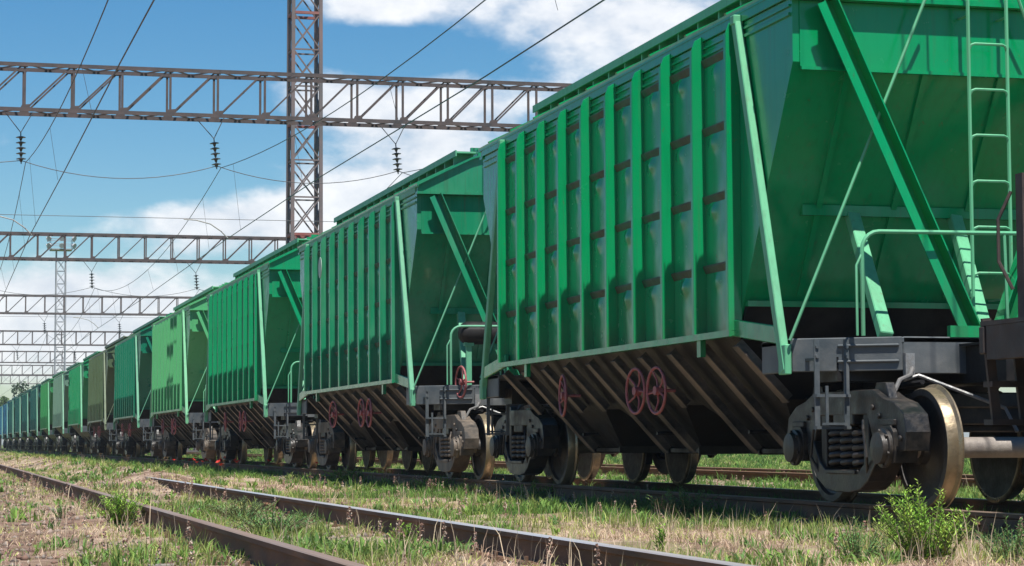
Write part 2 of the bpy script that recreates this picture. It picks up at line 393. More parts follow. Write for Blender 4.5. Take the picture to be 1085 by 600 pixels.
def track(cx, label, top, sl0, sl1, joints):
    t = empty('railway_track', (cx, 0, 0)); tag(t, label, 'railway track', 'parallel railway tracks')
    for s in (-1, 1):
        r_ = put('rail', shared('rail', lambda: rail_mesh(-15, 420)), [M['rail_side'], (top if s < 0 or cx != 2.61 else M['rail_top_shiny'])], t, (s * .795, 0, 0))
        for y in joints: put('joint_bar', shared('joint_bar', joint_mesh, True), M['rail_side'], r_, (0, y, 0))
    y = sl0
    while y < sl1:
        o = put('sleeper', shared('sleeper', sleeper_mesh), M['sleeper'], t, (random.uniform(-.03, .03), y, 0), (0, 0, random.uniform(-.02, .02)))
        for s in (-1, 1): put('rail_fastening', shared('rail_fastening', fastening_mesh), M['rail_side'], o, (s * .795, 0, 0))
        y += .545 + random.uniform(-.02, .02)
    return t
track(2.61, 'overgrown rusty track in the foreground, left of the train', M['rail_top_dull'], 9.0, 48, [22.6])
track(XC, 'railway track under the line of green hopper wagons', M['rail_top'], 10.0, 46, [14.9, 27.4])
track(14.83, 'rusty track behind the train, seen beneath the wagons', M['rail_top_rust'], 20.0, 60, [])

# ------------------------------------------------------------------ hopper wagons
RIBS = [(-4.5 + i) * .9033 for i in range(10)]
RX, SX = -1.675, -1.55                      # outer edge of the ribs, plane of the side sheet
ROWS = [1.50, 2.11, 2.75, 3.38, 4.02, 4.24]
def m_body():
    return B().prism([(-5.32, 3.68), (-5.32, 4.22), (5.32, 4.22), (5.32, 3.68), (3.93, 1.47), (-3.93, 1.47)], -1.55, 1.55, 'X')
def m_gable(s):
    prof = [(-1.56, 4.225), (-1.56, 4.335), (-1.2, 4.51), (-.75, 4.725), (-.35, 4.845), (0, 4.875)]
    prof += [(-x, z) for x, z in reversed(prof[:-1])]
    b = B().prism(prof, s * 5.30, s * 5.415, 'Y')
    b.box(-1.57, 1.57, min(s * 5.30, s * 5.445), max(s * 5.30, s * 5.445), 4.195, 4.232)
    return b
def m_roof():
    b = B(); prof = [(-1.578, 4.325), (-1.582, 4.350), (-1.2, 4.535), (-.75, 4.75), (-.35, 4.87), (0, 4.90)]
    prof += [(-x, z) for x, z in reversed(prof[:-1])]
    low = [(x * .985, z - .028) for x, z in reversed(prof)]
    b.prism(prof + low, -5.47, 5.47, 'Y')
    for y in np.arange(-4.9, 5, 1.09):      # roof carlines
        for (a, c) in zip(prof[1:-2], prof[2:-1]): b.beam((a[0], y, a[1] + .004), (c[0], y, c[1] + .004), .05, .03)
    return b
def m_walkway(sx):
    b = B(); x0 = sx * .72
    b.box(x0 - .16, x0 + .16, -5.05, 5.25, 4.865, 4.89)
    b.box(x0 - .182, x0 - .162, -5.06, 5.26, 4.815, 4.905)
    for y in np.arange(-4.8, 5.2, .62): b.box(x0 - .15, x0 + .15, y - .02, y + .02, 4.66, 4.864)
    return b
def m_hatch():
    b = B()
    b.prism([(-.42, 4.90), (-.42, 5.0), (-.3, 5.04), (.3, 5.04), (.42, 5.0), (.42, 4.90)], -.85, .85, 'Y')
    for y in (-.6, 0, .6): b.box(-.46, .46, y - .03, y + .03, 4.985, 5.062)
    return b
def m_rib():
    b = B(); t = .012
    prof = [(SX, 4.285), (RX + .03, 4.23), (RX, 4.15), (RX, 1.502), (SX, 1.502)]
    b.prism(prof, 0, t, 'Y'); b.box(RX - .002, RX + .009, t + .001, .062, 1.503, 4.14)
    return b
def m_panel(var, last=False):
    """pressed side sheet of one bay: bowed between the inner rails, a little dented"""
    r = np.random.default_rng(var); b = B(); w = .9033 - .014; ny_, nz = 14, 66
    ys = np.linspace(0, w, ny_ + 1); zs = np.linspace(1.502, 4.08, nz + 1); vs_ = []
    ph = r.random(6) * 6.28
    for y in ys:
        for z in zs:
            k = max(i for i in range(5) if z >= ROWS[i] - 1e-6) if z < 4.019 else 4
            u = (z - ROWS[k]) / (ROWS[k + 1] - ROWS[k]); v = y / w
            bulge = (math.sin(math.pi * min(max(u, 0), 1)) ** .4) * (math.sin(math.pi * v) ** .5) * (.006 if k < 4 else .003)
            if k < 4:
                for (vc, zc, am, ra) in ((.66 + .10 * math.sin(ph[3] + k), ROWS[k + 1] - .125, .030 + .010 * math.sin(ph[4] + 2 * k), .085), (.25, ROWS[k] + .2 + .15 * math.sin(ph[5] + k), .006, .16)):
                    bulge += am * math.exp(-(((v - vc) * w / ra) ** 2 + ((z - zc) / (ra * .75)) ** 2)) * math.sin(math.pi * v) ** .5
            d = .0035 * math.sin(5 * y + ph[0] + 2.2 * z) * math.sin(3.1 * z + ph[1]) * math.sin(math.pi * v)
            d += .0012 * math.sin(13 * z + ph[2] + 5 * y) * math.sin(math.pi * v)
            vs_.append((SX - .004 - bulge - d, y, z))
    fs_ = [(i * (nz + 1) + j, i * (nz + 1) + j + 1, (i + 1) * (nz + 1) + j + 1, (i + 1) * (nz + 1) + j) for i in range(ny_) for j in range(nz)]
    b.add(vs_, fs_); return b
def m_seam():
    b = B()
    for i in range(9): b.prism([(SX - .001, -.045), (SX - .010, -.045), (SX - .036, .012), (SX - .036, .026), (SX - .001, .036)], RIBS[i] + .013, RIBS[i + 1] - .001, 'Y')
    return b
def m_toprail(sx):
    b = B(); a = lambda x: sx * x
    def bx(x0, x1, y0, y1, z0, z1): b.box(min(a(x0), a(x1)), max(a(x0), a(x1)), y0, y1, z0, z1)
    bx(1.552, 1.576, -5.30, 5.30, 4.225, 4.335); bx(1.552, 1.572, -5.28, 5.28, 4.075, 4.10); bx(1.552, 1.567, -5.28, 5.28, 4.15, 4.17)
    bx(1.552, 1.583, -5.46, 5.46, 4.300, 4.322)
    return b
def m_bottomrail(sx):
    b = B(); x0, x1 = sorted((sx * 1.52, sx * 1.675))
    b.box(x0, x1, -4.07, 4.085, 1.458, 1.50); x0, x1 = sorted((sx * 1.655, sx * 1.68)); b.box(x0, x1, -4.08, 4.095, 1.45, 1.508)
    for y in (-3.2, 2.9): 
        x0, x1 = sorted((sx * 1.60, sx * 1.65)); b.box(x0, x1, y - .05, y + .05, 1.30, 1.457)
    return b
def m_corner_brace(sx, s):
    b = B(); p0, p1 = (sx * 1.598, s * 4.13, 4.25), (sx * 1.598, s * 5.20, 1.10)
    b.beam(p0, p1, .072, .10, (0, s, 0))
    b.box(min(sx * 1.555, sx * 1.645), max(sx * 1.555, sx * 1.645), min(s * 4.09, s * 4.19), max(s * 4.09, s * 4.19), 4.20, 4.285)
    b.box(min(sx * 1.57, sx * 1.628), max(sx * 1.57, sx * 1.628), min(s * 5.10, s * 5.26), max(s * 5.10, s * 5.26), 1.08, 1.33)
    return b
def m_lower_arm(sx, s): return B().beam((sx * 1.60, s * 3.95, 1.535), (sx * 1.60, s * 5.06, 1.415), .05, .15)
def m_diagonal(sx, s):
    b = B(); p0, p1 = Vector((sx * 1.36, s * 5.49, 4.15)), Vector((sx * .22, s * 5.73, 1.385))
    d = (p1 - p0).normalized(); fr = Vector((0, s, 0)); side = d.cross(fr).normalized()
    if side.x * sx > 0: side = -side          # side points towards the wagon's middle line
    b.beam(p0, p1, .075, .016, fr)
    o = side * .036 - fr * .075; b.beam(p0 + o, p1 + o, .012, .15, fr)
    o = side * .095 - fr * .145; b.beam(p0 + o, p1 + o, .115, .012, fr)
    o = side * .152 - fr * .070; b.beam(p0 + o, p1 + o, .012, .15, fr)
    b.box(p1.x - .16, p1.x + .16, p1.y - .03, p1.y + .03, 1.375, 1.47)
    return b
def m_end_band(s): 
    y0, y1 = sorted((s * 5.319, s * 5.335)); y2, y3 = sorted((s * 5.319, s * 5.365))
    return B().box(-1.49, 1.49, y0, y1, 3.64, 4.19).box(-1.49, 1.49, y2, y3, 3.61, 3.638)
def m_end_slope_ribs(s):
    b = B(); f_ = lambda t, off: (s * (5.32 - 1.22 * t - off * .85), 3.68 - 1.93 * t - off * .53)
    for x in (-1.05, -.35, .35, 1.05):
        y0, z0 = f_(.03, -.02); y1, z1 = f_(.97, -.02); b.beam((x, y0, z0), (x, y1, z1), .05, .05, (0, s, 0))
    y, z = s * 4.13, 1.735; b.beam((-1.53, y, z), (1.53, y, z), .07, .05)
    return b
def m_ladder(s):
    b = B(); y = s * 5.50; x0, x1 = -.04, .315
    for x in (x0, x1):
        b.tube([(x, s * 5.42, 4.62), (x, y, 4.56), (x, y, 4.4), (x, y, 3.2), (x, y, 2.4), (x, y, 1.58)], .017, 6)
        b.beam((x, y, 4.1), (x, s * 5.33, 4.1), .03, .012); b.beam((x, y, 1.72), (x, s * 5.1, 1.72), .03, .012)
    z = 3.86
    for k in range(6):
        b.tube([(x0 + .005, y, z - .045), (x0 + .02, y + s * .01, z - .012), (x0 + .05, y + s * .012, z), (x1 - .05, y + s * .012, z), (x1 - .02, y + s * .01, z - .012), (x1 - .005, y, z - .045)], .012, 6)
        z -= .387
    return b
def m_rod(sx, s): return B().tube([(sx * 1.60, s * 5.30, 1.36), (sx * .42, s * 5.52, 4.26)], .014, 6)
def m_handrail(s):
    b = B(); y = s * 5.76; x0, x1 = -1.15, .62
    pts = [(x0, y, 1.38), (x0, y, 2.08)] + [(x0 + .15 - .15 * math.cos(a), y, 2.08 + .15 * math.sin(a)) for a in np.linspace(.3, 1.57, 5)] + [(x1 - .12, y, 2.24), (x1 - .03, y, 2.2), (x1, y, 2.1), (x1, y, 1.38)]
    b.tube(pts, .018, 8); b.tube([(x0 - .06, y + s * .02, 1.38), (x0 - .06, y + s * .02, 1.95), (x0, y, 2.05)], .011, 6); b.tube([(.14, y, 1.38), (.12, y, 2.23)], .014, 6)
    return b
def m_end_leg(x0, x1, s): return B().beam((x0, s * 4.58, 2.5), (x1, s * 5.60, 1.385), .115, .09, (0, s, .3))
def m_void_slab(s): return B().prism([(s * 4.14, 1.715), (s * 3.965, 1.43), (s * 3.90, 1.43), (s * 4.05, 1.715)], -1.53, 1.53, 'X')  # black slab standing in for the dark void below the end slope
def m_end_beam(s): return B().beam((-1.2, s * 4.60, 2.52), (1.2, s * 4.60, 2.52), .07, .09)
def m_platform(s):
    plan = [(-1.56, s * 4.55), (-1.56, s * 5.22), (-.80, s * 5.75), (.80, s * 5.75), (1.56, s * 5.22), (1.56, s * 4.55)]
    b = B().prism(plan, 1.325, 1.375, 'Z')
    for i in range(5):
        a, c = Vector((*plan[i], 0)), Vector((*plan[i + 1], 0)); nrm = (c - a).cross(Vector((0, 0, 1))).normalized()
        if nrm.dot(Vector((0, s, 0)) + .3 * a) < 0: nrm = -nrm
        z0 = 1.10 if i != 2 else 1.075
        d = (c - a).normalized() * .004
        b.beam(Vector((a.x, a.y, (z0 + 1.378) / 2)) + d - nrm * .012 + nrm * .003 * (i % 2), Vector((c.x, c.y, (z0 + 1.378) / 2)) - d - nrm * .012 + nrm * .003 * (i % 2), .024, 1.378 - z0)
        if i in (1, 3):
            p, q_ = a.lerp(c, .42), a.lerp(c, .97)
            for z in (1.18, 1.31): b.beam((p.x + nrm.x * .012, p.y + nrm.y * .012, z), (q_.x + nrm.x * .012, q_.y + nrm.y * .012, z), .03, .022)
    return b
def m_step(sx, s):
    b = B(); y = s * 5.50; xa, xb = sx * 1.45, sx * 1.19
    for x in (xa, xb):
        b.box(x - .022, x + .022, y - .008, y + .008, .62, 1.36)
        for z in (1.30, 1.22): b.lathe([(0, .016), (s * .022, .016)], (x, y, z), 'Y', 6)
        b.beam((x, y, 1.2), (x, s * 5.25, 1.2), .03, .02)
    for z in (.64, .90): b.box(min(xa, xb) - .02, max(xa, xb) + .02, y - .02 + s * .02, y + .06 + s * .02, z - .012, z + .012)
    xm = xa + (xb - xa) * .25
    b.box(min(xa, xb) + .02, max(xa, xb) - .02, y + s * .045, y + s * .06, .66, .68); b.box(xm - .012, xm + .012, y + s * .04, y + s * .056, .65, .98)
    return b
def m_center_sill(): return B().box(-.24, .24, -6.45, 6.45, 1.0, 1.30).box(-.30, .30, -6.5, 6.5, 1.301, 1.32).box(-1.25, 1.25, -5.45, -5.05, 1.02, 1.22).box(-1.25, 1.25, 5.05, 5.45, 1.02, 1.22)
def m_coupler(s):
    b = B().box(-.11, .11, min(s * 6.4, s * 7.15), max(s * 6.4, s * 7.15), .96, 1.16)
    b.prism([(-.2, s * 7.1), (-.24, s * 7.42), (-.05, s * 7.36), (.02, s * 7.2), (.14, s * 7.42), (.22, s * 7.3), (.16, s * 7.08)], .88, 1.24, 'Z')
    return b
OUT = (-2.62, .12, 2.88)
def m_slope():      # continuous lower slope of the three hoppers
    b = B().frustum((-1.53, 1.53, -3.90, 3.90), 1.465, (-1.03, 1.03, -3.60, 3.75), .90)
    return b
def m_hopper(): return B().frustum((-1.025, 1.025, -1.12, 1.12), .905, (-.60, .60, -.44, .44), .46)
def m_gate():
    b = B().box(-.64, .64, -.48, .48, .415, .458)
    for y in (-.5, .5): b.beam((-.66, y, .44), (.66, y, .44), .03, .08)
    b.tube([(-.95, 0, .62), (.2, 0, .62)], .022, 6)
    return b
def m_fin(deep):
    z1 = .47 if deep else .93
    x1 = -1.55 + (1.465 - z1) * .885
    b = B(); p0, p1 = Vector((-1.565, 0, 1.42)), Vector((x1 - .02, 0, z1))
    up = Vector((-.66, 0, -.75)); b.beam(p0 + up * .03, p1 + up * .03, .012, .085, up); b.beam(p0 + up * .075, p1 + up * .075, .15, .012, up)
    return b
def m_handwheel():
    b = B(); n = 28; r_ = .225
    ring = [(0, r_ * math.cos(a), r_ * math.sin(a)) for a in np.linspace(0, 2 * math.pi, n + 1)]; b.tube(ring, .015, 8)
    for k in range(5):
        a = k * 2 * math.pi / 5 + .3
        b.tube([(.02, .03 * math.cos(a), .03 * math.sin(a)), (.03, .11 * math.cos(a), .11 * math.sin(a)), (0, r_ * math.cos(a), r_ * math.sin(a))], .011, 6)
    b.lathe([(-.02, .03), (-.02, .045), (.05, .045), (.05, .02)], (0, 0, 0), 'X', 12)
    b.tube([(.05, 0, 0), (.2, 0, .0)], .017, 6)
    return b
def m_brake_gear():
    b = B()
    b.tube([(-.75, -6.0, 1.0), (-.75, -3.8, .92), (-.9, 3.8, .92), (-.75, 6.0, 1.0)], .022, 6)
    b.tube([(-.3, -3.2, .86), (-.3, 3.4, .84)], .025, 6)
    return b
# bogie, in its own frame (centre of the bogie, rail level)
def m_bolster(): return B().box(-1.12, 1.12, -.21, .21, .66, .82).box(-.45, .45, -.25, .25, .80, .93).box(-.9, .9, -.14, .14, .60, .66)
def m_sideframe(sx):
    b = B(); X = sx * 1.018
    half = [(-.50, .745), (-.575, .60), (-.64, .45), (-.77, .43), (-.77, .60), (-.82, .66), (-1.03, .66), (-1.08, .60), (-1.08, .45), (-1.20, .45), (-1.235, .60), (-1.19, .74), (-1.02, .83), (-.80, .875), (-.60, .945)]
    b.prism(half + [(-y, z) for y, z in reversed(half)], X - .105, X + .105, 'X')
    low = [(-.755, .50), (-.69, .36), (-.52, .21), (-.36, .135), (-.15, .11)]; up_ = [(-.34, .285), (-.47, .36), (-.60, .535)]
    b.prism(low + [(-y, z) for y, z in reversed(low)] + [(-y, z) for y, z in reversed(up_)] + up_, X - .118, X + .118, 'X')
    for s in (-1, 1):
        b.box(X - .09, X + .09, min(s * .385, s * .49), max(s * .385, s * .49), .27, .80)
        b.box(X - .13, X + .13, s * .925 - .13, s * .925 + .13, .652, .70)
        for (y, z) in ((s * .62, .80), (s * .74, .73), (s * 1.14, .55)): b.lathe([(0, .026), (sx * .022, .026)], (X + sx * .104, y, z), 'X', 6)
        b.prism([(s * .5, .88), (s * .56, 1.0), (s * .74, 1.0), (s * .82, .85)], X - .05, X + .03, 'X')
        b.tube([(X + sx * .12, s * .45, .70), (X + sx * .15, s * .52, .62), (X + sx * .15, s * .58, .40), (X + sx * .11, s * .50, .27)], .014, 6)
    b.box(X - .14, X + .14, -.30, .30, .26, .295)
    return b
def m_axlebox(sx):
    b = B(); X = sx * .96
    b.prism([(-.15, .36), (-.17, .45), (-.15, .60), (-.09, .652), (.09, .652), (.15, .60), (.17, .45), (.15, .36)], min(X, X + sx * .2), max(X, X + sx * .2), 'X')
    b.lathe([(0, .155), (sx * .03, .155), (sx * .035, .13), (sx * .075, .125), (sx * .085, .06)], (X + sx * .2, 0, .475), 'X', 20)
    for k in range(6): 
        a = k * math.pi / 3 + .3; b.lathe([(0, .016), (sx * .02, .016)], (X + sx * .228, .138 * math.cos(a), .475 + .138 * math.sin(a)), 'X', 6)
    return b
def m_spring():
    b = B(); n = 5 * 12; pts = []
    for i in range(n + 1):
        a = 2 * math.pi * i / 12; pts.append((.098 * math.cos(a), .098 * math.sin(a), .325 + .30 * i / n))
    b.tube(pts, .025, 8); return b
def m_wheel(sx):
    # profile along X from the inner face outwards, (offset from outer face, radius)
    o = sx * .85
    pr = [(-.13, .10), (-.135, .30), (-.128, .41), (-.13, .455), (-.13, .492), (-.122, .503), (-.108, .503), (-.098, .488), (-.09, .478), (-.01, .472), (0, .466),
          (0, .415), (-.03, .40), (-.055, .30), (-.045, .17), (-.02, .135), (.035, .13), (.04, .09), (.04, .05)]
    mats = [0, 0, 0, 1, 1, 1, 1, 1, 1, 1, 0, 0, 0, 0, 0, 0, 0, 0]
    return B().lathe([(sx * t, r_) for t, r_ in pr], (o, 0, .475), 'X', 48, 0, mats)
def m_axle(): return B().lathe([(-1.12, .065), (-.95, .07), (-.83, .097), (-.70, .097), (-.5, .083), (.5, .083), (.70, .097), (.83, .097), (.95, .07), (1.12, .065)], (0, 0, .475), 'X', 20)
def m_brakeshoe(sx, s):
    b = B(); pts = []
    for a in np.linspace(-.45, .45, 6): pts.append((s * (.505 * math.cos(a)), .475 + .505 * math.sin(a)))
    out = [(s * (.56 * math.cos(a)), .475 + .56 * math.sin(a)) for a in np.linspace(.45, -.45, 6)]
    x0, x1 = sorted((sx * .74, sx * .83))
    b.prism(pts + out, x0, x1, 'X'); b.beam((sx * .78, s * .55, .5), (sx * .78, s * .52, .85), .04, .03)
    return b
def bogie(parent, y, lod, frame_mat):
    g = put('bogie', shared('bogie', m_bolster), M['bogie'], parent, (0, y, 0), None, .012 if lod == 0 else 0)
    for sx in (-1, 1):
        put('side_frame', shared(('side_frame', sx), lambda: m_sideframe(sx)), frame_mat, g, (0, 0, 0), None, .022 if lod == 0 else 0)
        for ya in (-.925, .925):
            put('wheel', shared(('wheel', sx), lambda: m_wheel(sx), True), [M['wheel'], M['tread']], g, (0, ya, 0))
            if lod < 2: put('axle_box', shared(('axle_box', sx), lambda: m_axlebox(sx), True), frame_mat, g, (0, ya, 0))
            if lod == 0:
                s = 1 if ya < 0 else -1
                put('brake_shoe', shared(('brake_shoe', sx, s), lambda: m_brakeshoe(sx, s)), M['bogie'], g, (0, ya, 0))
        if lod < 2:
            for ys_ in (-.245, 0, .245): put('spring', shared('spring', m_spring, True), frame_mat, g, (sx * 1.018, ys_, 0))
    for ya in (-.925, .925): put('axle', shared('axle', m_axle, True), M['axle'], g, (0, ya, 0))

def wagon(i, label, col, lod, brake_end=False, fade=.25, dirt=.5, bog='bogie', streak=.35, flip=False, pale=None):
    j = 0 if i == 0 else 1
    w = empty('hopper_wagon', (XC + j * random.uniform(-.012, .012), YC + PITCH * i + j * random.uniform(-.05, .05), j * random.uniform(-.012, .006)), (0, j * random.uniform(-.004, .004), j * random.uniform(-.0012, .0012))); tag(w, label, 'hopper wagon', 'grain hopper wagons in one long train')
    pm = paint('wagon_paint', col, fade, dirt, .30 if lod else .15, streak)
    pl = paint('wagon_paint_pale', pale or tuple(c * .55 + x for c, x in zip(col, (.11, .27, .17))), .3, .4, .5, .35)
    bv = .008 if lod == 0 else 0
    put('body', shared('body', m_body), pm, w)
    put('roof', shared('roof', m_roof), pm, w)
    for s in (-1, 1):
        put('end_gable', shared(('end_gable', s), lambda: m_gable(s)), pm, w)
        put('end_band', shared(('end_band', s), lambda: m_end_band(s)), pm, w)
        put('platform', shared(('platform', s), lambda: m_platform(s)), M['sill'], w, (0, 0, 0), None, bv)
        bogie(w, s * 5.25, lod, M[bog])
        put('end_void_slab', shared(('end_void_slab', s), lambda: m_void_slab(s)), M['underframe'], w)
        for sx in (-1, 1):
            put('corner_brace', shared(('corner_brace', sx, s), lambda: m_corner_brace(sx, s)), pl, w, (0, 0, 0), None, bv)
            put('diagonal_brace', shared(('diagonal_brace', sx, s), lambda: m_diagonal(sx, s)), pm, w)
            if lod < 2:
                put('lower_arm', shared(('lower_arm', sx, s), lambda: m_lower_arm(sx, s)), pm, w, (0, 0, 0), None, bv)
                put('tie_rod', shared(('tie_rod', sx, s), lambda: m_rod(sx, s)), pl, w)
                put('step', shared(('step', sx, s), lambda: m_step(sx, s)), M['sill'], w)
        if lod < 2:
            put('ladder', shared(('ladder', s), lambda: m_ladder(s), True), pl, w)
            put('handrail', shared(('handrail', s), lambda: m_handrail(s), True), pl, w)
            put('slope_stiffeners', shared(('slope_stiffeners', s), lambda: m_end_slope_ribs(s)), pm, w)
            put('cross_beam', shared(('cross_beam', s), lambda: m_end_beam(s)), pm, w)
            for (a, b_) in ((-.72, -.88), (.25, .02), (.95, .92)): put('end_leg', shared(('end_leg', a, s), lambda: m_end_leg(a, b_, s)), pl, w, (0, 0, 0), None, bv)
            put('coupler', shared(('coupler', s), lambda: m_coupler(s)), M['underframe'], w, (0, 0, 0), None, bv)
    for sx in (-1, 1):
        put('top_rail', shared(('top_rail', sx), lambda: m_toprail(sx)), pl if sx < 0 and i != 0 else pm, w)
        put('bottom_rail', shared(('bottom_rail', sx), lambda: m_bottomrail(sx)), pm, w)
        put('roof_walkway', shared(('roof_walkway', sx), lambda: m_walkway(sx)), pl, w)
    if lod < 2:
        for y in (-3.6, -1.2, 1.2, 3.6): put('roof_hatch', shared('roof_hatch', m_hatch), pm, w, (0, y, 0))
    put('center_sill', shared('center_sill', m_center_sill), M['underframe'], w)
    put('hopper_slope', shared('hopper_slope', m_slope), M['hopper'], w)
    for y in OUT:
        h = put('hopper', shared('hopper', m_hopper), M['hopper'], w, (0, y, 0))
        if lod < 2: put('discharge_gate', shared('discharge_gate', m_gate), M['underframe'], h)
    # ribs: each its own part where one can tell them apart
    if lod < 2:
        for k, y in enumerate(RIBS):
            put('rib', shared('rib', m_rib), pm, w, (0, y, 0), None, .003 if i == 0 else 0)
            put('rib', shared('rib', m_rib), pm, w, (0, y, 0), (0, 0, math.pi))
            deep = any(abs(y - c) < .62 for c in OUT)
            put('hopper_stiffener', shared(('hopper_stiffener', deep), lambda: m_fin(deep)), M['fin'], w, (0, y, 0))
        for k in range(9):
            put('side_panel', shared(('side_panel', k + 9 * (i % 2)), lambda: m_panel(k + 9 * (i % 2)), True), pm, w, (0, RIBS[k] + .0125, 0))
        for z in ROWS[1:5]: put('side_seam', shared('side_seam', m_seam), M['seam'], w, (0, 0, z))
    else:
        def all_ribs():
            b = B()
            for y in RIBS:
                t = m_rib(); b.add([(x, y + yy, z) for x, yy, z in t.v], t.f)
                b.add([(-x, y + yy, z) for x, yy, z in t.v], [tuple(reversed(f)) for f in t.f])
            return b
        put('ribs', shared('ribs', all_ribs), pm, w)['kind'] = 'stuff'
    if lod < 2:
        for (x, y, z) in ((-1.58, 1.55, 1.05), (-1.58, -1.10, 1.04), (-1.58, -1.76, 1.03)):
            put('handwheel', shared('handwheel', m_handwheel, True), M['redwheel'], w, (x, y, z), (random.uniform(0, 1), 0, random.uniform(-.12, .12)))
        put('brake_gear', shared('brake_gear', m_brake_gear), M['underframe'], w)
    if lod == 0:
        for s in (-1, 1):
            def hose():
                b = B(); pts = [(-.74, s * 5.80, 1.12), (-.78, s * 5.84, 1.06), (-.90, s * 5.9, 1.02), (-.97, s * 5.94, .92), (-.99, s * 5.97, .78), (-1.03, s * 6.0, .66), (-.99, s * 6.02, .58), (-.94, s * 6.02, .62), (-.95, s * 6.02, .70)]
                b.tube(pts, .019, 8); return b
            put('brake_hose', shared(('brake_hose', s), hose, True), M['hose'], w)
            put('uncoupling_rod', shared(('uncoupling_rod', s), lambda: B().tube([(-.82, s * 5.80, 1.02), (-.70, s * 5.82, 1.06), (-.05, s * 6.05, .79), (.0, s * 6.15, .6)], .016, 6).box(-.80, -.72, min(s * 5.752, s * 5.80), max(s * 5.752, s * 5.80), 1.04, 1.24), True), M['pipe'], w)
    if brake_end:
        def tank(): return B().lathe([(-1.0, .03), (-.99, .09), (-.95, .14), (-.88, .168), (-.30, .168), (-.23, .14), (-.2, .05)], (0, -5.62, 2.14), 'X', 24)
        put('air_reservoir', tank().mesh('air_reservoir', True), M['underframe'], w)
        put('brake_column', B().box(-.90, -.82, -5.68, -5.62, 1.38, 2.0).box(-.93, -.79, -5.70, -5.60, 1.95, 2.0).mesh('brake_column'), pl, w)
        put('handwheel', shared('handwheel', m_handwheel, True), M['redwheel'], w, (-1.0, -5.75, 1.42), (0, 0, .1))
        em = [(.17 * math.cos(a), .19 * math.sin(a)) for a in np.linspace(0, 2 * math.pi, 28, endpoint=False)]
        put('emblem', B().prism(em, -.004, .004, 'X').mesh('emblem'), M['emblem'], w, (RX - .009, 2.29, 3.70))
    return w

M['seam'] = metal('dirty_seam', (.008, .085, .045), (.055, .058, .030), 3, .6, 0, (1, 1, 1), .36, .66)
EM = (.001, .28, .094)
wagon(0, 'nearest emerald green hopper wagon, filling the right half of the picture', EM, 0, False, .08, .55, 'bogie', .3)
wagon(1, 'second hopper wagon from the right, green paint faded in patches, round brake tank', (.012, .225, .108), 0, True, .6, .55, 'bogie_dusty', .4)
wagon(2, 'smooth bright emerald hopper wagon between the patchy one and the light green one', (.001, .27, .105), 1, False, .08, .45)
wagon(3, 'light pea-green hopper wagon, palest of the near wagons', (.085, .38, .15), 1, False, .3, .4, 'bogie_dusty', .15)
wagon(4, 'deep bottle-green hopper wagon just beyond the light pea-green one', (.004, .165, .09), 1, False, .15, .4)
wagon(5, 'olive drab hopper wagon in the green train', (.075, .115, .055), 1, False, .3, .5, 'bogie', .3, False, (.16, .2, .12))
wagon(6, 'mid green hopper wagon just beyond the olive drab one', (.012, .25, .095), 2, False, .2, .4)
wagon(7, 'grey-green hopper wagon in the far part of the train', (.13, .235, .175), 2, False, .3, .4)
wagon(8, 'leaf green hopper wagon just beyond the grey-green one', (.03, .235, .07), 2, False, .2, .4)
for k, l_ in enumerate(('first', 'second', 'third', 'fourth')):
    wagon(9 + k, l_ + ' of the four dark teal hopper wagons, counted from the leaf green one', (.006, .075, .07), 2, False, .2, .3)
wagon(13, 'blue hopper wagon next to the dark teal ones at the far left', (.012, .10, .20), 2, False, .2, .3)
wagon(14, 'farthest blue wagon of the train, at the left edge', (.014, .11, .22), 2, False, .2, .3)

# brown flat wagon coupled in front, only its corner is in view
fw = empty('flat_wagon', (XC, YC - 14.66, 0)); tag(fw, 'rusty brown flat wagon whose corner step shows at the right edge', 'flat wagon')
put('deck', B().box(-1.24, 1.24, -6.66, 6.66, 1.340, 1.372).box(-.3, .3, -6.6, 6.6, .98, 1.338).mesh('deck'), M['brown'], fw)
for sx in (-1, 1): put('side_sill', B().box(min(sx * 1.12, sx * 1.235), max(sx * 1.12, sx * 1.235), -6.58, 6.58, 1.10, 1.338).mesh('side_sill'), M['brown'], fw)
for s in (-1, 1):
    put('end_sill', B().box(-1.245, 1.245, min(s * 6.6, s * 6.68), max(s * 6.6, s * 6.68), 1.14, 1.338).mesh('end_sill'), M['brown'], fw, (0, 0, 0), None, .01)
    bogie(fw, s * 5.0, 1, M['bogie'])
    put('coupler', shared(('coupler', s), lambda: m_coupler(s)), M['underframe'], fw, (0, -s * .1, 0))
    for sx in (-1, 1):
        def st(sx=sx, s=s):
            b = B(); y = s * 6.57
            for x, w_ in ((1.17, .07), (.95, .07)): b.beam((sx * x, y + s * .14, 1.40), (sx * (x - .07), y + s * .14, .66), w_, .03, (0, 1, 0))
            for z in (.66, .93, 1.2): b.beam((sx * 1.16, y + s * .15, z), (sx * .84, y + s * .15, z), .14, .04)
            return b
        put('corner_step', st().mesh('corner_step'), M['brown'], fw)
        put('stanchion', B().box(min(sx * .93, sx * 1.0), max(sx * .93, sx * 1.0), min(s * 6.45, s * 6.55), max(s * 6.45, s * 6.55), 1.374, 2.42).tube([(sx * 1.02, s * 6.58, 2.3), (sx * 1.10, s * 6.63, 2.1), (sx * 1.10, s * 6.63, 1.8), (sx * 1.02, s * 6.58, 1.6)], .013, 6).mesh('stanchion'), M['brown'], fw)

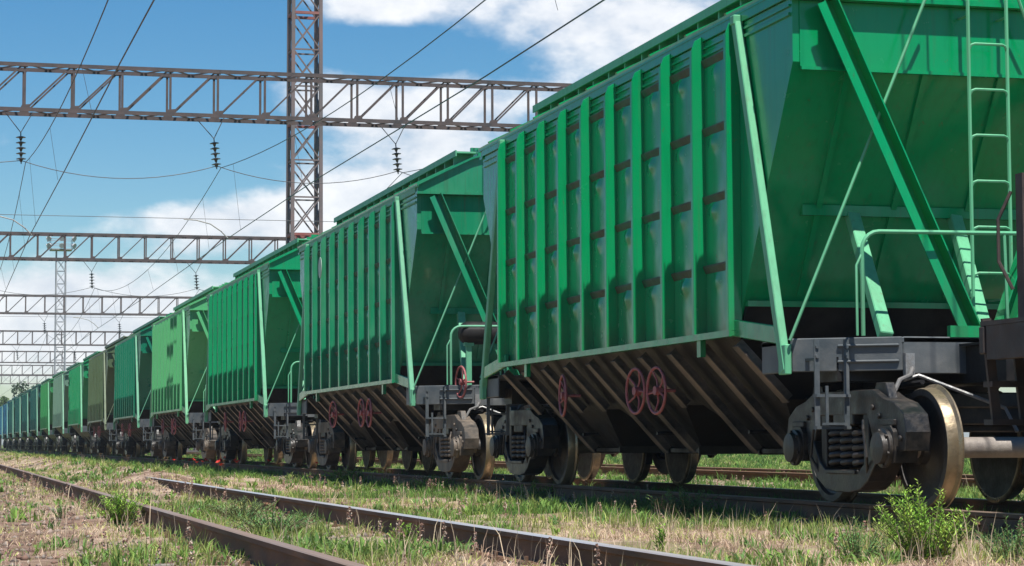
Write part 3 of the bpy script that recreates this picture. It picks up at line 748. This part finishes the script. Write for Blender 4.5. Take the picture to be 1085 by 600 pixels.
# ------------------------------------------------------------------ overhead line gantries
GY_ = [2.0, 62.1, 111.9, 158.8, 209, 255, 300, 345]
GX0, GX1, ZT, ZB, GW = -16.2, 18.3, 11.0, 9.75, .9
GN = 26; GS = (GX1 - GX0) / GN
def m_chord(r=.055):
    b = B(); b.beam((GX0, 0, 0), (GX1, 0, 0), .11, .022); b.beam((GX0, -.045, -.055), (GX1, -.045, -.055), .022, .085); return b
def m_lacing():
    b = B()
    for k in range(GN * 2):
        x0 = GX0 + k * GS / 2; s = 1 if k % 2 else -1
        for z in (ZT - .02, ZB - .01): b.beam((x0, s * GW / 2, z), (x0 + GS / 2, -s * GW / 2, z), .05, .03)
    return b
def m_web(x): return B().beam((0, 0, ZB), (0, 0, ZT - .05), .062, .05).prism([(-.12, ZT - .12), (.07, ZT - .12), (.11, ZT - .04), (-.16, ZT - .04)], -.031, -.023, 'Y').prism([(-.07, ZB + .09), (.13, ZB + .11), (.15, ZB + .01), (-.11, ZB + .01)], -.031, -.023, 'Y')
def m_dia(): return B().beam((.08, 0, ZB + .02), (GS - .08, 0, ZT - .06), .05, .045)
def m_leg():
    b = B()
    for sx in (-1, 1):
        for sy in (-1, 1): b.beam((sx * .28, sy * GW / 2, -.3), (sx * .28, sy * GW / 2, ZB + .1), .09, .09)
    z = 0
    k = 0
    while z < ZB - .8:
        for sy in (-1, 1): b.beam((-.28 * (-1) ** k, sy * GW / 2, z), (.28 * (-1) ** k, sy * GW / 2, z + .8), .045, .04)
        for sx in (-1, 1): b.beam((sx * .28, -GW / 2 * (-1) ** k, z), (sx * .28, GW / 2 * (-1) ** k, z + .8), .045, .04)
        z += .8; k += 1
    b.box(-.6, .6, -.8, .8, -.5, .05); return b
ORD = ['over the photographer', 'nearest', 'second nearest', 'third nearest', 'fourth', 'fifth', 'sixth', 'farthest']
for gi, gy0 in enumerate(GY_):
    g = empty('overhead_gantry', (0, gy0, 0))
    tag(g, ('rusty steel lattice gantry beam across the tracks above the near viewpoint' if gi == 0 else ORD[gi] + ' of the steel lattice gantry beams crossing above the tracks in view'), 'gantry', 'overhead line gantries')
    gmat = M['gantry'] if gi < 3 else M['gantry_hazed']
    for sy in (-1, 1):
        for z, rr in ((ZT, 0), (ZB, 0)): put('chord', shared('chord', m_chord), gmat, g, (0, sy * GW / 2, z))
        if gi in (1, 2, 3):
            for k in range(GN + 1):
                x = GX0 + k * GS
                put('vertical_bar', shared('vertical_bar', lambda: m_web(0)), gmat, g, (x, sy * GW / 2, 0))
                if k < GN: put('diagonal_bar', shared('diagonal_bar', m_dia), gmat, g, (x, sy * (GW / 2 - .003), 0))
        else:
            def webs():
                b = B()
                for k in range(GN + 1):
                    x = GX0 + k * GS; b.beam((x, 0, ZB), (x, 0, ZT - .05), .075, .06)
                    if k < GN: b.beam((x + .08, .003, ZB + .02), (x + GS - .08, .003, ZT - .06), .05, .045)
                return b
            put('truss_web', shared('truss_web', webs), gmat, g, (0, sy * GW / 2, 0))['kind'] = 'stuff'
    put('lacing', shared('lacing', m_lacing), gmat, g)['kind'] = 'stuff'
    for x in (GX0 + .3, GX1 - .3): put('leg', shared('gantry_leg', m_leg), gmat, g, (x, 0, 0))

# insulators and wires
LINES = [(2.32, 2.62, 'foreground'), (7.72, 8.05, 'train'), (12.95, 13.3, 'far')]
def m_disc(): return B().lathe([(.03, .03), (.028, .05), (.0, .135), (-.012, .135), (-.01, .06), (-.05, .04), (-.09, .03)], (0, 0, 0), 'Z', 14)
def insulator(x, y, label, lean):
    o = empty('insulator_string', (x, y, 8.28), (0, lean, 0)); tag(o, label, 'insulator', 'insulator strings under the gantries')
    for k in range(5): put('disc', shared('disc', m_disc, True), M['insul'], o, (0, 0, .12 + k * .15))
    put('pin', shared('pin', lambda: B().tube([(0, 0, -.02), (0, 0, .85)], .018, 6)), M['insul'], o)
    put('hanger', shared('hanger', lambda: B().tube([(-.42, 0, 1.42), (0, 0, .85)], .013, 5).tube([(.34, 0, 1.42), (0, 0, .85)], .013, 5)), M['wire'], o)
TR = {'foreground': 'the foreground track', 'train': 'the wagon train', 'far': 'the far track'}
for gi in (1, 2, 3, 4):
    for (xm, xc, nm) in LINES:
        insulator(xm, GY_[gi], 'dark string of disc insulators under the ' + ORD[gi] + ' gantry, above ' + TR[nm], random.uniform(-.12, -.02))
def catenary(y0, y1, z0, sag, n=24): return [(y0 + (y1 - y0) * t, z0 - 4 * sag * t * (1 - t)) for t in np.linspace(0, 1, n)]
for (xm, xc, nm) in LINES:
    pts = []; drops = []
    for a, b_ in zip(GY_[:-1], GY_[1:]):
        seg = catenary(a, b_, 8.30, 1.25)
        pts += [(xm + .12 + (xc - xm) * 0, y, z) for y, z in seg][(1 if pts else 0):]
        for y, z in seg[2:-1:4]: drops.append((y, z))
    mw = put('messenger_wire', B().tube(pts, .0105, 5).mesh('messenger_wire'), M['wire'])
    tag(mw, 'sagging upper carrying wire hung from the gantry insulators over ' + TR[nm], 'wire')
    for (y, z) in drops:
        if 25 < y < 160: put('dropper', B().tube([(xm + .12, y, z), (xc, y, 6.3)], .004, 4).mesh('dropper'), M['wire'], mw)
    zc = 6.28
    cw = put('contact_wire', B().tube([(xc, 2, zc - .5)] + [(xc + .04 * (-1) ** k, y, zc - (.25 if y < 40 else 0)) for k, y in enumerate((20, 32, 47, 62, 87, 112, 135, 159, 209, 255, 300, 345))], .0115, 5).mesh('contact_wire'), M['wire'])
    tag(cw, 'straight lower contact wire above ' + TR[nm], 'wire')
    for gi in (1, 2):
        y = GY_[gi]
        sa = put('steady_arm', B().tube([(xc - 1.25, y, 6.82), (xc - .9, y, 6.80), (xc - .5, y, 6.70), (xc - .2, y, 6.5), (xc, y, 6.30)], .018, 6).mesh('steady_arm', True), M['steady'])
        tag(sa, 'curved pale steady arm at the ' + ORD[gi] + ' gantry above ' + TR[nm], 'steady arm', 'steady arms')
for gi in (1, 2):
    y = GY_[gi]; pts = []
    xs = [GX0 + .5] + [l_[0] for l_ in LINES] + [GX1 - .5]
    for a, b_ in zip(xs[:-1], xs[1:]):
        pts += [(a + (b_ - a) * t, y, 8.35 - (1.7 if b_ - a < 8 else 2.2) * t * (1 - t)) for t in np.linspace(0, 1, 14)][(1 if pts else 0):]
    tag(put('cross_span_wire', B().tube(pts, .0115, 5).mesh('cross_span_wire'), M['wire']), 'sagging cross wire linking the insulators under the ' + ORD[gi] + ' gantry', 'wire')
    tag(put('fixing_rope', B().tube([(GX0 + .3, y, 6.84), (GX1 - .3, y, 6.84)], .0085, 5).mesh('fixing_rope'), M['wire']), 'thin level fixing rope low under the ' + ORD[gi] + ' gantry', 'wire')

# ------------------------------------------------------------------ floodlight masts
def mast(x, y, h, label, mats):
    o = empty('floodlight_mast', (x, y, 0)); tag(o, label, 'mast', 'lattice floodlight masts')
    hb, ht = .50, .45
    for sx in (-1, 1):
        for sy in (-1, 1): put('corner_post', B().beam((sx * hb, sy * hb, -.3), (sx * ht, sy * ht, h), .12, .12, (0, 1, 0)).mesh('corner_post'), mats[0], o)
    z, k = 0.0, 0
    while z < h - 1:
        w0, w1 = hb + (ht - hb) * z / h, hb + (ht - hb) * (z + 1.25) / h
        b = B()
        for s in (-1, 1):
            b.beam((-w0, s * w0, z), (w1, s * w1, z + 1.25), .05, .045); b.beam((w0, s * (w0 + .003), z), (-w1, s * (w1 + .003), z + 1.25), .05, .045)
            b.beam((s * w0, -w0, z), (s * w1, w1, z + 1.25), .05, .045); b.beam((s * (w0 + .003), w0, z), (s * (w1 + .003), -w1, z + 1.25), .05, .045)
        put('bracing', b.mesh('bracing'), mats[0], o)
        b = B(); wz = .09 if k % 3 == 0 else .05
        for s in (-1, 1): b.beam((-w0, s * w0, z), (w0, s * w0, z), wz, wz); b.beam((s * w0, -w0, z), (s * w0, w0, z), wz, wz)
        put('ring', b.mesh('ring'), mats[1] if k % 3 == 0 else mats[0], o)
        z += 1.25; k += 1
    b = B().box(-1.05, 1.05, -1.05, 1.05, h - .05, h + .05)
    for s in (-1, 1):
        for zz in (.5, 1.0): b.beam((-1.05, s * 1.05, h + zz), (1.05, s * 1.05, h + zz), .05, .05); b.beam((s * 1.05, -1.05, h + zz), (s * 1.05, 1.05, h + zz), .05, .05)
        for t in (-1, 1): b.beam((s * 1.05, t * 1.05, h), (s * 1.05, t * 1.05, h + 1.0), .05, .05)
    put('platform', b.mesh('platform'), mats[0], o)
    for k, (lx, ly) in enumerate(((-1.15, -1.15), (0, -1.25), (1.15, -1.15), (-1.25, 0), (1.25, 0))):
        for zz in (.35, 1.05):
            put('floodlight', shared('floodlight', lambda: B().lathe([(-.2, .08), (-.05, .2), (.12, .27), (.14, .26)], (0, 0, 0), 'Y', 12)), M['lamp'], o, (lx, ly, h + zz), (R(-160), 0, math.atan2(lx, -ly)))
mast(12.08, 73.4, 21.5, 'tall lattice mast with reddish rings, nearer one, rising behind the second and third wagons', (M['mast'], M['mast_red']))
mast(12.2, 221, 19.6, 'far lattice mast with floodlights on its top, at the left of the picture', (M['mast_grey'], M['mast_grey']))

# ------------------------------------------------------------------ trees far behind the train
def leaf_cloud(centres, n, size, cols):
    c = centres[rng.integers(0, len(centres), n)]
    v = rng.normal(size=(n, 3)); v /= np.linalg.norm(v, axis=1)[:, None]
    p = c[:, :3] + v * (c[:, 3:4] * rng.random((n, 1)) ** .4)
    a = rng.normal(size=(n, 3)); a /= np.linalg.norm(a, axis=1)[:, None]
    b = np.cross(a, rng.normal(size=(n, 3))); b /= np.linalg.norm(b, axis=1)[:, None]
    s = size * rng.uniform(.6, 1.4, (n, 1))
    vs_ = np.stack([p - a * s, p + b * s * .6, p + a * s, p - b * s * .6], 1).reshape(-1, 3)
    base = np.asarray(cols)[rng.integers(0, len(cols), n)] * rng.uniform(.75, 1.25, (n, 1))
    return vs_, np.arange(4 * n), np.full(n, 4), np.repeat(base, 4, 0)
def tree(x, y, h, label, cols, wide=.33):
    o = empty('broadleaf_tree', (x, y, -.2)); tag(o, label, 'tree', 'trees far behind the train')
    b = B(); b.tube([(0, 0, 0), (.1, 0, h * .3), (0, .1, h * .6), (.1, .1, h * .85)], [.28, .2, .13, .05], 8)
    cs = []
    for k in range(16):
        an = random.uniform(0, 6.28); zz = h * random.uniform(.35, .92); rr = h * wide * math.sqrt(max(.05, 1 - ((zz / h - .6) / .42) ** 2)) * random.uniform(.3, .95)
        c = (rr * math.cos(an), rr * math.sin(an), zz); cs.append((*c, h * random.uniform(.09, .16)))
        b.tube([(0, 0, max(h * .2, zz - h * .22)), (c[0] * .6, c[1] * .6, zz - h * .05), c], [.09, .05, .02], 5)
    put('trunk', b.mesh('trunk', True), M['bark'], o)
    put('crown', np_mesh('crown', *leaf_cloud(np.array(cs), 4200, h * .022, cols)), M['leaf'], o)
G1 = [(.035, .075, .022), (.05, .10, .03), (.028, .06, .022)]; G2 = [(.10, .17, .03), (.08, .15, .03)]
tree(13.9, 338, 9.6, 'dark round tree peeping over the farthest wagons', G1, .36)
tree(10.4, 352, 8.4, 'bright green tree at the left edge beyond the train', G2, .4)
tree(19.8, 385, 9.4, 'lower dark tree just right of the round tree beyond the train', G1, .42)
tree(6.5, 370, 8.0, 'green tree left of the bright one, beyond the train end', G1, .4)
tree(26.0, 400, 7.2, 'smaller tree behind the dark teal wagons', G1, .45)

# ------------------------------------------------------------------ grass, straw, weeds
def blades(px, py, n, h, w, lean, col, tipcol=None, base_r=.03):
    """n blades round each of the given spots; returns mesh arrays"""
    k = len(px); N_ = k * n
    ang = rng.uniform(0, 2 * np.pi, N_); rad = np.sqrt(rng.random(N_)) * np.repeat(base_r if np.ndim(base_r) else np.full(k, base_r), n)
    bx, by = np.repeat(px, n) + rad * np.cos(ang), np.repeat(py, n) + rad * np.sin(ang)
    bz = ground_z(bx, by) - .01
    H = np.repeat(h, n) * rng.uniform(.5, 1.2, N_); L = np.repeat(lean, n) * rng.uniform(.2, 1.5, N_); W = np.repeat(w, n) * rng.uniform(.6, 1.3, N_)
    a2 = ang + rng.normal(0, .8, N_); dx, dy = np.cos(a2), np.sin(a2)
    # the blade's flat side turns freely
    t = rng.uniform(0, np.pi, N_); sx, sy = np.cos(t) * W / 2, np.sin(t) * W / 2
    mx, my, mz = bx + dx * L * H * .35, by + dy * L * H * .35, bz + H * .58
    tx, ty, tz = bx + dx * L * H, by + dy * L * H, bz + H * np.clip(1.05 - .35 * L, .35, 1)
    V = np.stack([np.stack([bx - sx, by - sy, bz], -1), np.stack([bx + sx, by + sy, bz], -1), np.stack([mx + sx * .8, my + sy * .8, mz], -1), np.stack([mx - sx * .8, my - sy * .8, mz], -1), np.stack([tx, ty, tz], -1)], 1)
    o = np.arange(N_)[:, None] * 5
    F = np.concatenate([o + np.array([0, 1, 2, 3]), o + np.array([3, 2, 4])], 1).ravel()
    C = np.repeat(col, n, 0) * rng.uniform(.75, 1.25, (N_, 1)); T = C if tipcol is None else np.repeat(tipcol, n, 0) * rng.uniform(.8, 1.2, (N_, 1))
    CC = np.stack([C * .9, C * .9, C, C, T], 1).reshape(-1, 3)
    return V.reshape(-1, 3), F, np.tile([4, 3], N_), CC
def join(parts):
    vs_, fs_, ss, cs, o = [], [], [], [], 0
    for v, f, s, c in parts: vs_.append(v); fs_.append(f + o); ss.append(s); cs.append(c); o += len(v)
    return np.concatenate(vs_), np.concatenate(fs_), np.concatenate(ss), np.concatenate(cs)
def spots(d0, d1, dens):
    """random spots in the ring sector the viewpoint looks across, with a margin to either side"""
    a0, a1 = CAM_YAW - .235 - 2.5 / d0, CAM_YAW + .235 + 2.0 / d0
    n = int(.5 * (a1 - a0) * (d1 * d1 - d0 * d0) * dens)
    r = np.sqrt(rng.uniform(d0 * d0, d1 * d1, n)); a = rng.uniform(a0, a1, n)
    x, y = r * np.sin(a), r * np.cos(a)
    return x, y
def green_map(x, y):
    g = fbm(x * .55, y * .32, 31) * 1.15 - .1
    g += .34 * np.exp(-((x - 6.6) / .9) ** 2) * np.clip((y - 14) / 25, .3, 1.2) + .40 * np.exp(-((x - 9.2) / 1.6) ** 2)
    g += .32 * np.clip((x - 10.2) / 1.5, 0, 1) + .06 * (y < 26)
    g += .20 * np.exp(-((x - 2.6) / .55) ** 2) * np.exp(-((y - 21) / 6) ** 2)
    g -= .12 * np.clip((3.6 - x), 0, 1)
    return g
def cover_map(x, y):
    c = np.clip((fbm(x * 1.5 + 40, y * .9, 51) - .30) * 3.2, .08, 1.0)
    c *= 1 - .80 * np.exp(-((x - .3) / 1.1) ** 2) * np.exp(-((y - 24) / 12) ** 2)       # trodden bare soil left of the track
    c *= 1 - .45 * np.exp(-((x - 7.9) / .35) ** 2)
    return c
def on_rail(x, y):
    k = np.zeros_like(x, bool)
    for c in (2.61, XC, 14.83):
        for s in (-1, 1): k |= (np.abs(x - c - s * .795) < .06) & ((y < 33) | (c != 2.61) | (s < 0))
    return k
STRAW = np.array([.64, .50, .35]); STRAW2 = np.array([.48, .33, .235]); YG = np.array([.40, .43, .13]); GR = np.array([.16, .30, .055]); DG = np.array([.045, .11, .03])
parts_g, parts_s = [], []
for (d0, d1, dens, hs_, ws) in ((10.5, 19, 210, 1.0, .0062), (19, 32, 95, 1.05, .0085), (32, 60, 30, 1.15, .014), (60, 130, 7, 1.4, .03), (130, 320, .8, 1.6, .08)):
    x, y = spots(d0, d1, dens); ok = (rng.random(len(x)) < cover_map(x, y)) & ~on_rail(x, y) & (x > -6); x, y = x[ok], y[ok]
    g = green_map(x, y) + rng.normal(0, .10, len(x))
    isg = g > .55; iss = ~isg
    gx_, gy_ = x[isg], y[isg]; gg = np.clip((g[isg] - .55) / .28, 0, 1)[:, None]
    r1 = rng.random((len(gx_), 1)); col = YG * (1 - gg) + (GR * r1 + DG * (1 - r1)) * gg
    col = col * rng.uniform(.8, 1.25, (len(col), 1))
    parts_g.append(blades(gx_, gy_, 7, hs_ * (.045 + .11 * rng.random(len(gx_)) ** 2.5 + .06 * gg[:, 0] * rng.random(len(gx_))), np.full(len(gx_), ws), np.full(len(gx_), .55), col, None, .035 * hs_ + ws))
    sx_, sy_ = x[iss], y[iss]; r2 = rng.random((len(sx_), 1)); col = STRAW * r2 + STRAW2 * (1 - r2)
    yg = rng.random(len(sx_)) < .22; col[yg] = YG * rng.uniform(.8, 1.3, (yg.sum(), 1))
    parts_s.append(blades(sx_, sy_, 6, hs_ * (.025 + .10 * rng.random(len(sx_)) ** 3), np.full(len(sx_), ws), np.full(len(sx_), 1.5), col, None, .05 * hs_ + ws))
    # broad-leaved low weeds in patches
    if d0 < 40:
        pw = np.clip((fbm(x * 1.1 + 9, y * .8 + 4, 91) - .52) * 5, 0, .55) * (.5 + .5 * np.exp(-((x - 2.6) / .8) ** 2) + .5 * np.exp(-((x - 6.9) / .8) ** 2))
        lw = rng.random(len(x)) < pw; lx_, ly_ = x[lw], y[lw]; r3 = rng.random((len(lx_), 1))
        parts_g.append(blades(lx_, ly_, 9, hs_ * (.05 + .09 * rng.random(len(lx_))), np.full(len(lx_), ws * 2.6), np.full(len(lx_), .9), np.array([.13, .25, .075]) * r3 + np.array([.20, .33, .06]) * (1 - r3), None, .05))
    # tall thin seed stalks
    tall = rng.random(len(sx_)) < (.10 if d0 < 30 else .05); tx_, ty_ = sx_[tall], sy_[tall]
    if len(tx_): parts_s.append(blades(tx_, ty_, 2, .16 + .16 * rng.random(len(tx_)), np.full(len(tx_), ws * .8), np.full(len(tx_), .35), np.tile(STRAW, (len(tx_), 1)), np.tile(STRAW * 1.15, (len(tx_), 1)), .05))
def stuff(o, label, cat): o['label'] = label; o['category'] = cat; o['kind'] = 'stuff'; return o
stuff(put('green_grass', np_mesh('green_grass', *join(parts_g)), M['grass']), 'green and yellow-green grass growing between and beside the tracks', 'grass')
stuff(put('dry_grass', np_mesh('dry_grass', *join(parts_s)), M['grass']), 'bleached straw-coloured dry grass and seed stalks between the tracks', 'dry grass')
# seed spikes of dry weeds, pinkish and pale
x, y = spots(11, 40, 5.0)
want = .10 + .5 * np.exp(-((x - 7.1) / .45) ** 2) + .45 * np.exp(-((x - 3.2) / .25) ** 2) + .5 * np.exp(-((x - 1.55) / .3) ** 2) + .25 * (x < 1.4)
ok = (~on_rail(x, y)) & (rng.random(len(x)) < want * (.35 + 1.1 * (fbm(x * 1.3, y * .8, 77) > .5))); x, y = x[ok], y[ok]
cs = []
for a, b_ in zip(x, y):
    z0 = float(ground_z(np.array([a]), np.array([b_]))[0]); hh = random.uniform(.10, .24); tx, ty = random.uniform(-.03, .03), random.uniform(-.03, .03)
    for k in range(5): cs.append((a + tx * (1 - k * .1), b_ + ty * (1 - k * .1), z0 + hh - k * .022, .008 + .004 * k))
stuff(put('weed_seed_heads', np_mesh('weed_seed_heads', *leaf_cloud(np.array(cs), len(cs) * 7, .010, [(.50, .34, .27), (.40, .25, .19), (.60, .50, .40), (.34, .20, .15)])), M['grass']), 'pinkish and pale seed spikes of dry weeds among the grass', 'weeds')
parts = [blades(x, y, 2, np.full(len(x), .2), np.full(len(x), .005), np.full(len(x), .2), np.tile(STRAW2, (len(x), 1)), None, .03)]
stuff(put('weed_stalks', np_mesh('weed_stalks', *join(parts)), M['grass']), 'thin dry stalks carrying the seed spikes', 'weeds')
# ballast stones along the rails
x = np.concatenate([rng.normal(c, s, n) for c, s, n in ((7.2, .35, 1800), (XC, .5, 1400), (2.61, .55, 900), (.6, .7, 1800), (3.9, .5, 500))]); y = 11 + 36 * rng.random(len(x)) ** 1.3
ok = ~on_rail(x, y); x, y = x[ok], y[ok]; n_ = len(x); z = ground_z(x, y); s = rng.uniform(.012, .038, (n_, 1))
octa = np.array([(1, 0, 0), (0, 1, 0), (-1, 0, 0), (0, -1, 0), (0, 0, .8), (0, 0, -.8)]); V = octa[None] * rng.uniform(.5, 1.3, (n_, 6, 1)) * s[:, None]
an = rng.uniform(0, 6.28, n_); c_, s_ = np.cos(an)[:, None], np.sin(an)[:, None]
V = np.stack([V[..., 0] * c_ - V[..., 1] * s_, V[..., 0] * s_ + V[..., 1] * c_, V[..., 2]], -1) + np.stack([x, y, z + .005], -1)[:, None]
ft = np.array([(0, 1, 4), (1, 2, 4), (2, 3, 4), (3, 0, 4), (1, 0, 5), (2, 1, 5), (3, 2, 5), (0, 3, 5)])
F = (np.arange(n_)[:, None, None] * 6 + ft[None]).ravel(); base = np.array([(.24, .20, .17), (.16, .13, .11), (.30, .23, .19), (.20, .12, .09)])[rng.integers(0, 4, n_)]
stuff(put('ballast_stones', np_mesh('ballast_stones', V.reshape(-1, 3), F, np.full(n_ * 8, 3), np.repeat(base, 6, 0)), attr_mat('stone', .9)), 'scattered brown and grey ballast stones beside the rails', 'gravel')

# leafy weeds that stand out one by one
def weed(x, y, h, spread, nst, cols, label, leaf=.035):
    z0 = float(ground_z(np.array([x]), np.array([y]))[0])
    o = empty('leafy_weed', (x, y, z0)); tag(o, label, 'plant', 'leafy weeds beside the rails')
    b = B(); V, C = [], []
    for k in range(nst):
        an = random.uniform(0, 6.28); rr = spread * math.sqrt(random.random()); hh = h * random.uniform(.55, 1.0) * (1 - .35 * rr / spread)
        p0 = Vector((rr * .25 * math.cos(an), rr * .25 * math.sin(an), -.02)); p2 = Vector((rr * math.cos(an), rr * math.sin(an), hh)); p1 = p0.lerp(p2, .5) + Vector((0, 0, hh * .12))
        b.tube([p0, p1, p2], [.005, .004, .002], 4)
        nl = int(hh / .012) + 5; base = Vector(random.choice(cols))
        for j in range(nl):
            t = .12 + .88 * j / nl; p = p0.lerp(p1, t * 2) if t < .5 else p1.lerp(p2, t * 2 - 1)
            a2 = j * 2.4 + random.uniform(-.4, .4); d = Vector((math.cos(a2), math.sin(a2), random.uniform(.25, .9))).normalized(); sd = d.cross(Vector((0, 0, 1))).normalized()
            L = leaf * random.uniform(.7, 1.4) * (1.15 - .5 * t); w_ = L * .15
            V += [p, p + d * L * .5 + sd * w_, p + d * L, p + d * L * .5 - sd * w_]
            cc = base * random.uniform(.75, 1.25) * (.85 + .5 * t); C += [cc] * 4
    put('stem', b.mesh('stem'), M['weed_stem'], o)
    n = len(V) // 4
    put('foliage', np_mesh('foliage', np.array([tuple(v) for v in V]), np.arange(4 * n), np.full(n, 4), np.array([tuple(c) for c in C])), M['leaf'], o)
M['weed_stem'] = metal('weed_stem', (.12, .15, .05), (.16, .13, .07), 10, .8)
LG = [(.20, .36, .05), (.15, .30, .04), (.27, .40, .07)]; BG = [(.09, .20, .065), (.12, .24, .07)]; PG = [(.13, .20, .08), (.17, .24, .09)]
weed(5.93, 12.55, .60, .34, 70, LG, 'bright green bushy weed before the wheel of the nearest wagon, bottom right', .05)
weed(6.32, 12.2, .36, .26, 40, BG, 'blue-green low weed in the bottom right corner')
weed(5.48, 12.6, .30, .24, 34, BG, 'low blue-green weed left of the bright bushy one')
weed(9.45, 17.6, .50, .28, 34, PG, 'pale green leafy weed behind the axle of the nearest wagon', .05)
weed(9.9, 17.2, .42, .25, 26, LG, 'leafy weed at the right edge beyond the near wheel')
weed(1.60, 19.4, .34, .30, 60, LG, 'green grassy weed against the left foreground rail', .045)
weed(1.25, 22.0, .18, .12, 16, BG, 'small dark green weed on the bare soil left of the rails')
weed(2.5, 16.6, .24, .40, 60, BG, 'blue-green weed patch between the two foreground rails, nearest', .04)
weed(2.75, 20.0, .24, .40, 60, PG, 'pale weed patch between the two foreground rails, farther', .04)
weed(3.15, 14.9, .22, .13, 18, LG, 'green weed at the foot of the right foreground rail')
weed(7.1, 20.4, .34, .4, 44, BG, 'dark green weed clump beside the train rail below the red handwheels', .05)
weed(7.2, 22.2, .28, .35, 34, BG, 'dark weed clump beside the train rail, one step farther')
weed(4.75, 14.2, .30, .05, 6, LG, 'single slender upright weed in the strip before the train', .05)
weed(7.35, 27.0, .26, .35, 30, LG, 'green weed clump before the second wagon bogie', .05)
weed(7.3, 32.5, .28, .4, 34, LG, 'bright green weed clump before the second wagon hoppers', .05)
weed(7.3, 40.0, .35, .5, 34, LG, 'bright green weed clump before the third wagon', .06)

# poppies beside the train, far along
def m_poppy():
    b = B()
    for k in range(5):
        a = k * 1.2566; b.add([(0, 0, 0), (.05 * math.cos(a - .55), .05 * math.sin(a - .55), .035), (.065 * math.cos(a), .065 * math.sin(a), .04), (.05 * math.cos(a + .55), .05 * math.sin(a + .55), .035)], [(0, 1, 2, 3)])
    return b
for k in range(20):
    y = random.choice((random.gauss(56, 4), random.gauss(56, 4), random.uniform(42, 70))); x = 7.0 + random.gauss(0, .3)
    z0 = float(ground_z(np.array([x]), np.array([y]))[0]); hh = random.uniform(.2, .34)
    o = empty('poppy', (x, y, z0)); tag(o, 'small red poppy in the grass beside the third and fourth wagons', 'flower', 'red poppies beside the train')
    put('stem', shared('poppy_stem', lambda: B().tube([(0, 0, -.3), (0, 0, 0)], .004, 4)), M['weed_stem'], o, (0, 0, hh))
    put('petals', shared('petals', m_poppy), M['poppy'], o, (0, 0, hh), (random.uniform(-.7, .3), random.uniform(-.5, .5), random.uniform(0, 6)))

# ------------------------------------------------------------------ the air: a little summer haze far down the line
hm = bpy.data.materials.new('haze_air'); hm.use_nodes = True; hn = hm.node_tree.nodes; hn.clear()
hv = hn.new('ShaderNodeVolumePrincipled'); hv.inputs['Color'].default_value = (.86, .93, 1, 1); hv.inputs['Density'].default_value = .00028; hv.inputs['Anisotropy'].default_value = .2
ho = hn.new('ShaderNodeOutputMaterial'); hm.node_tree.links.new(hv.outputs[0], ho.inputs['Volume'])
hz = put('haze', B().box(-1600, 2600, -260, 4700, -1.6, 26).mesh('haze'), hm); hz['kind'] = 'stuff'; hz['label'] = 'thin pale summer haze in the air along the line'; hz['category'] = 'haze'

bpy.context.view_layer.update()
S.render.engine = 'CYCLES'
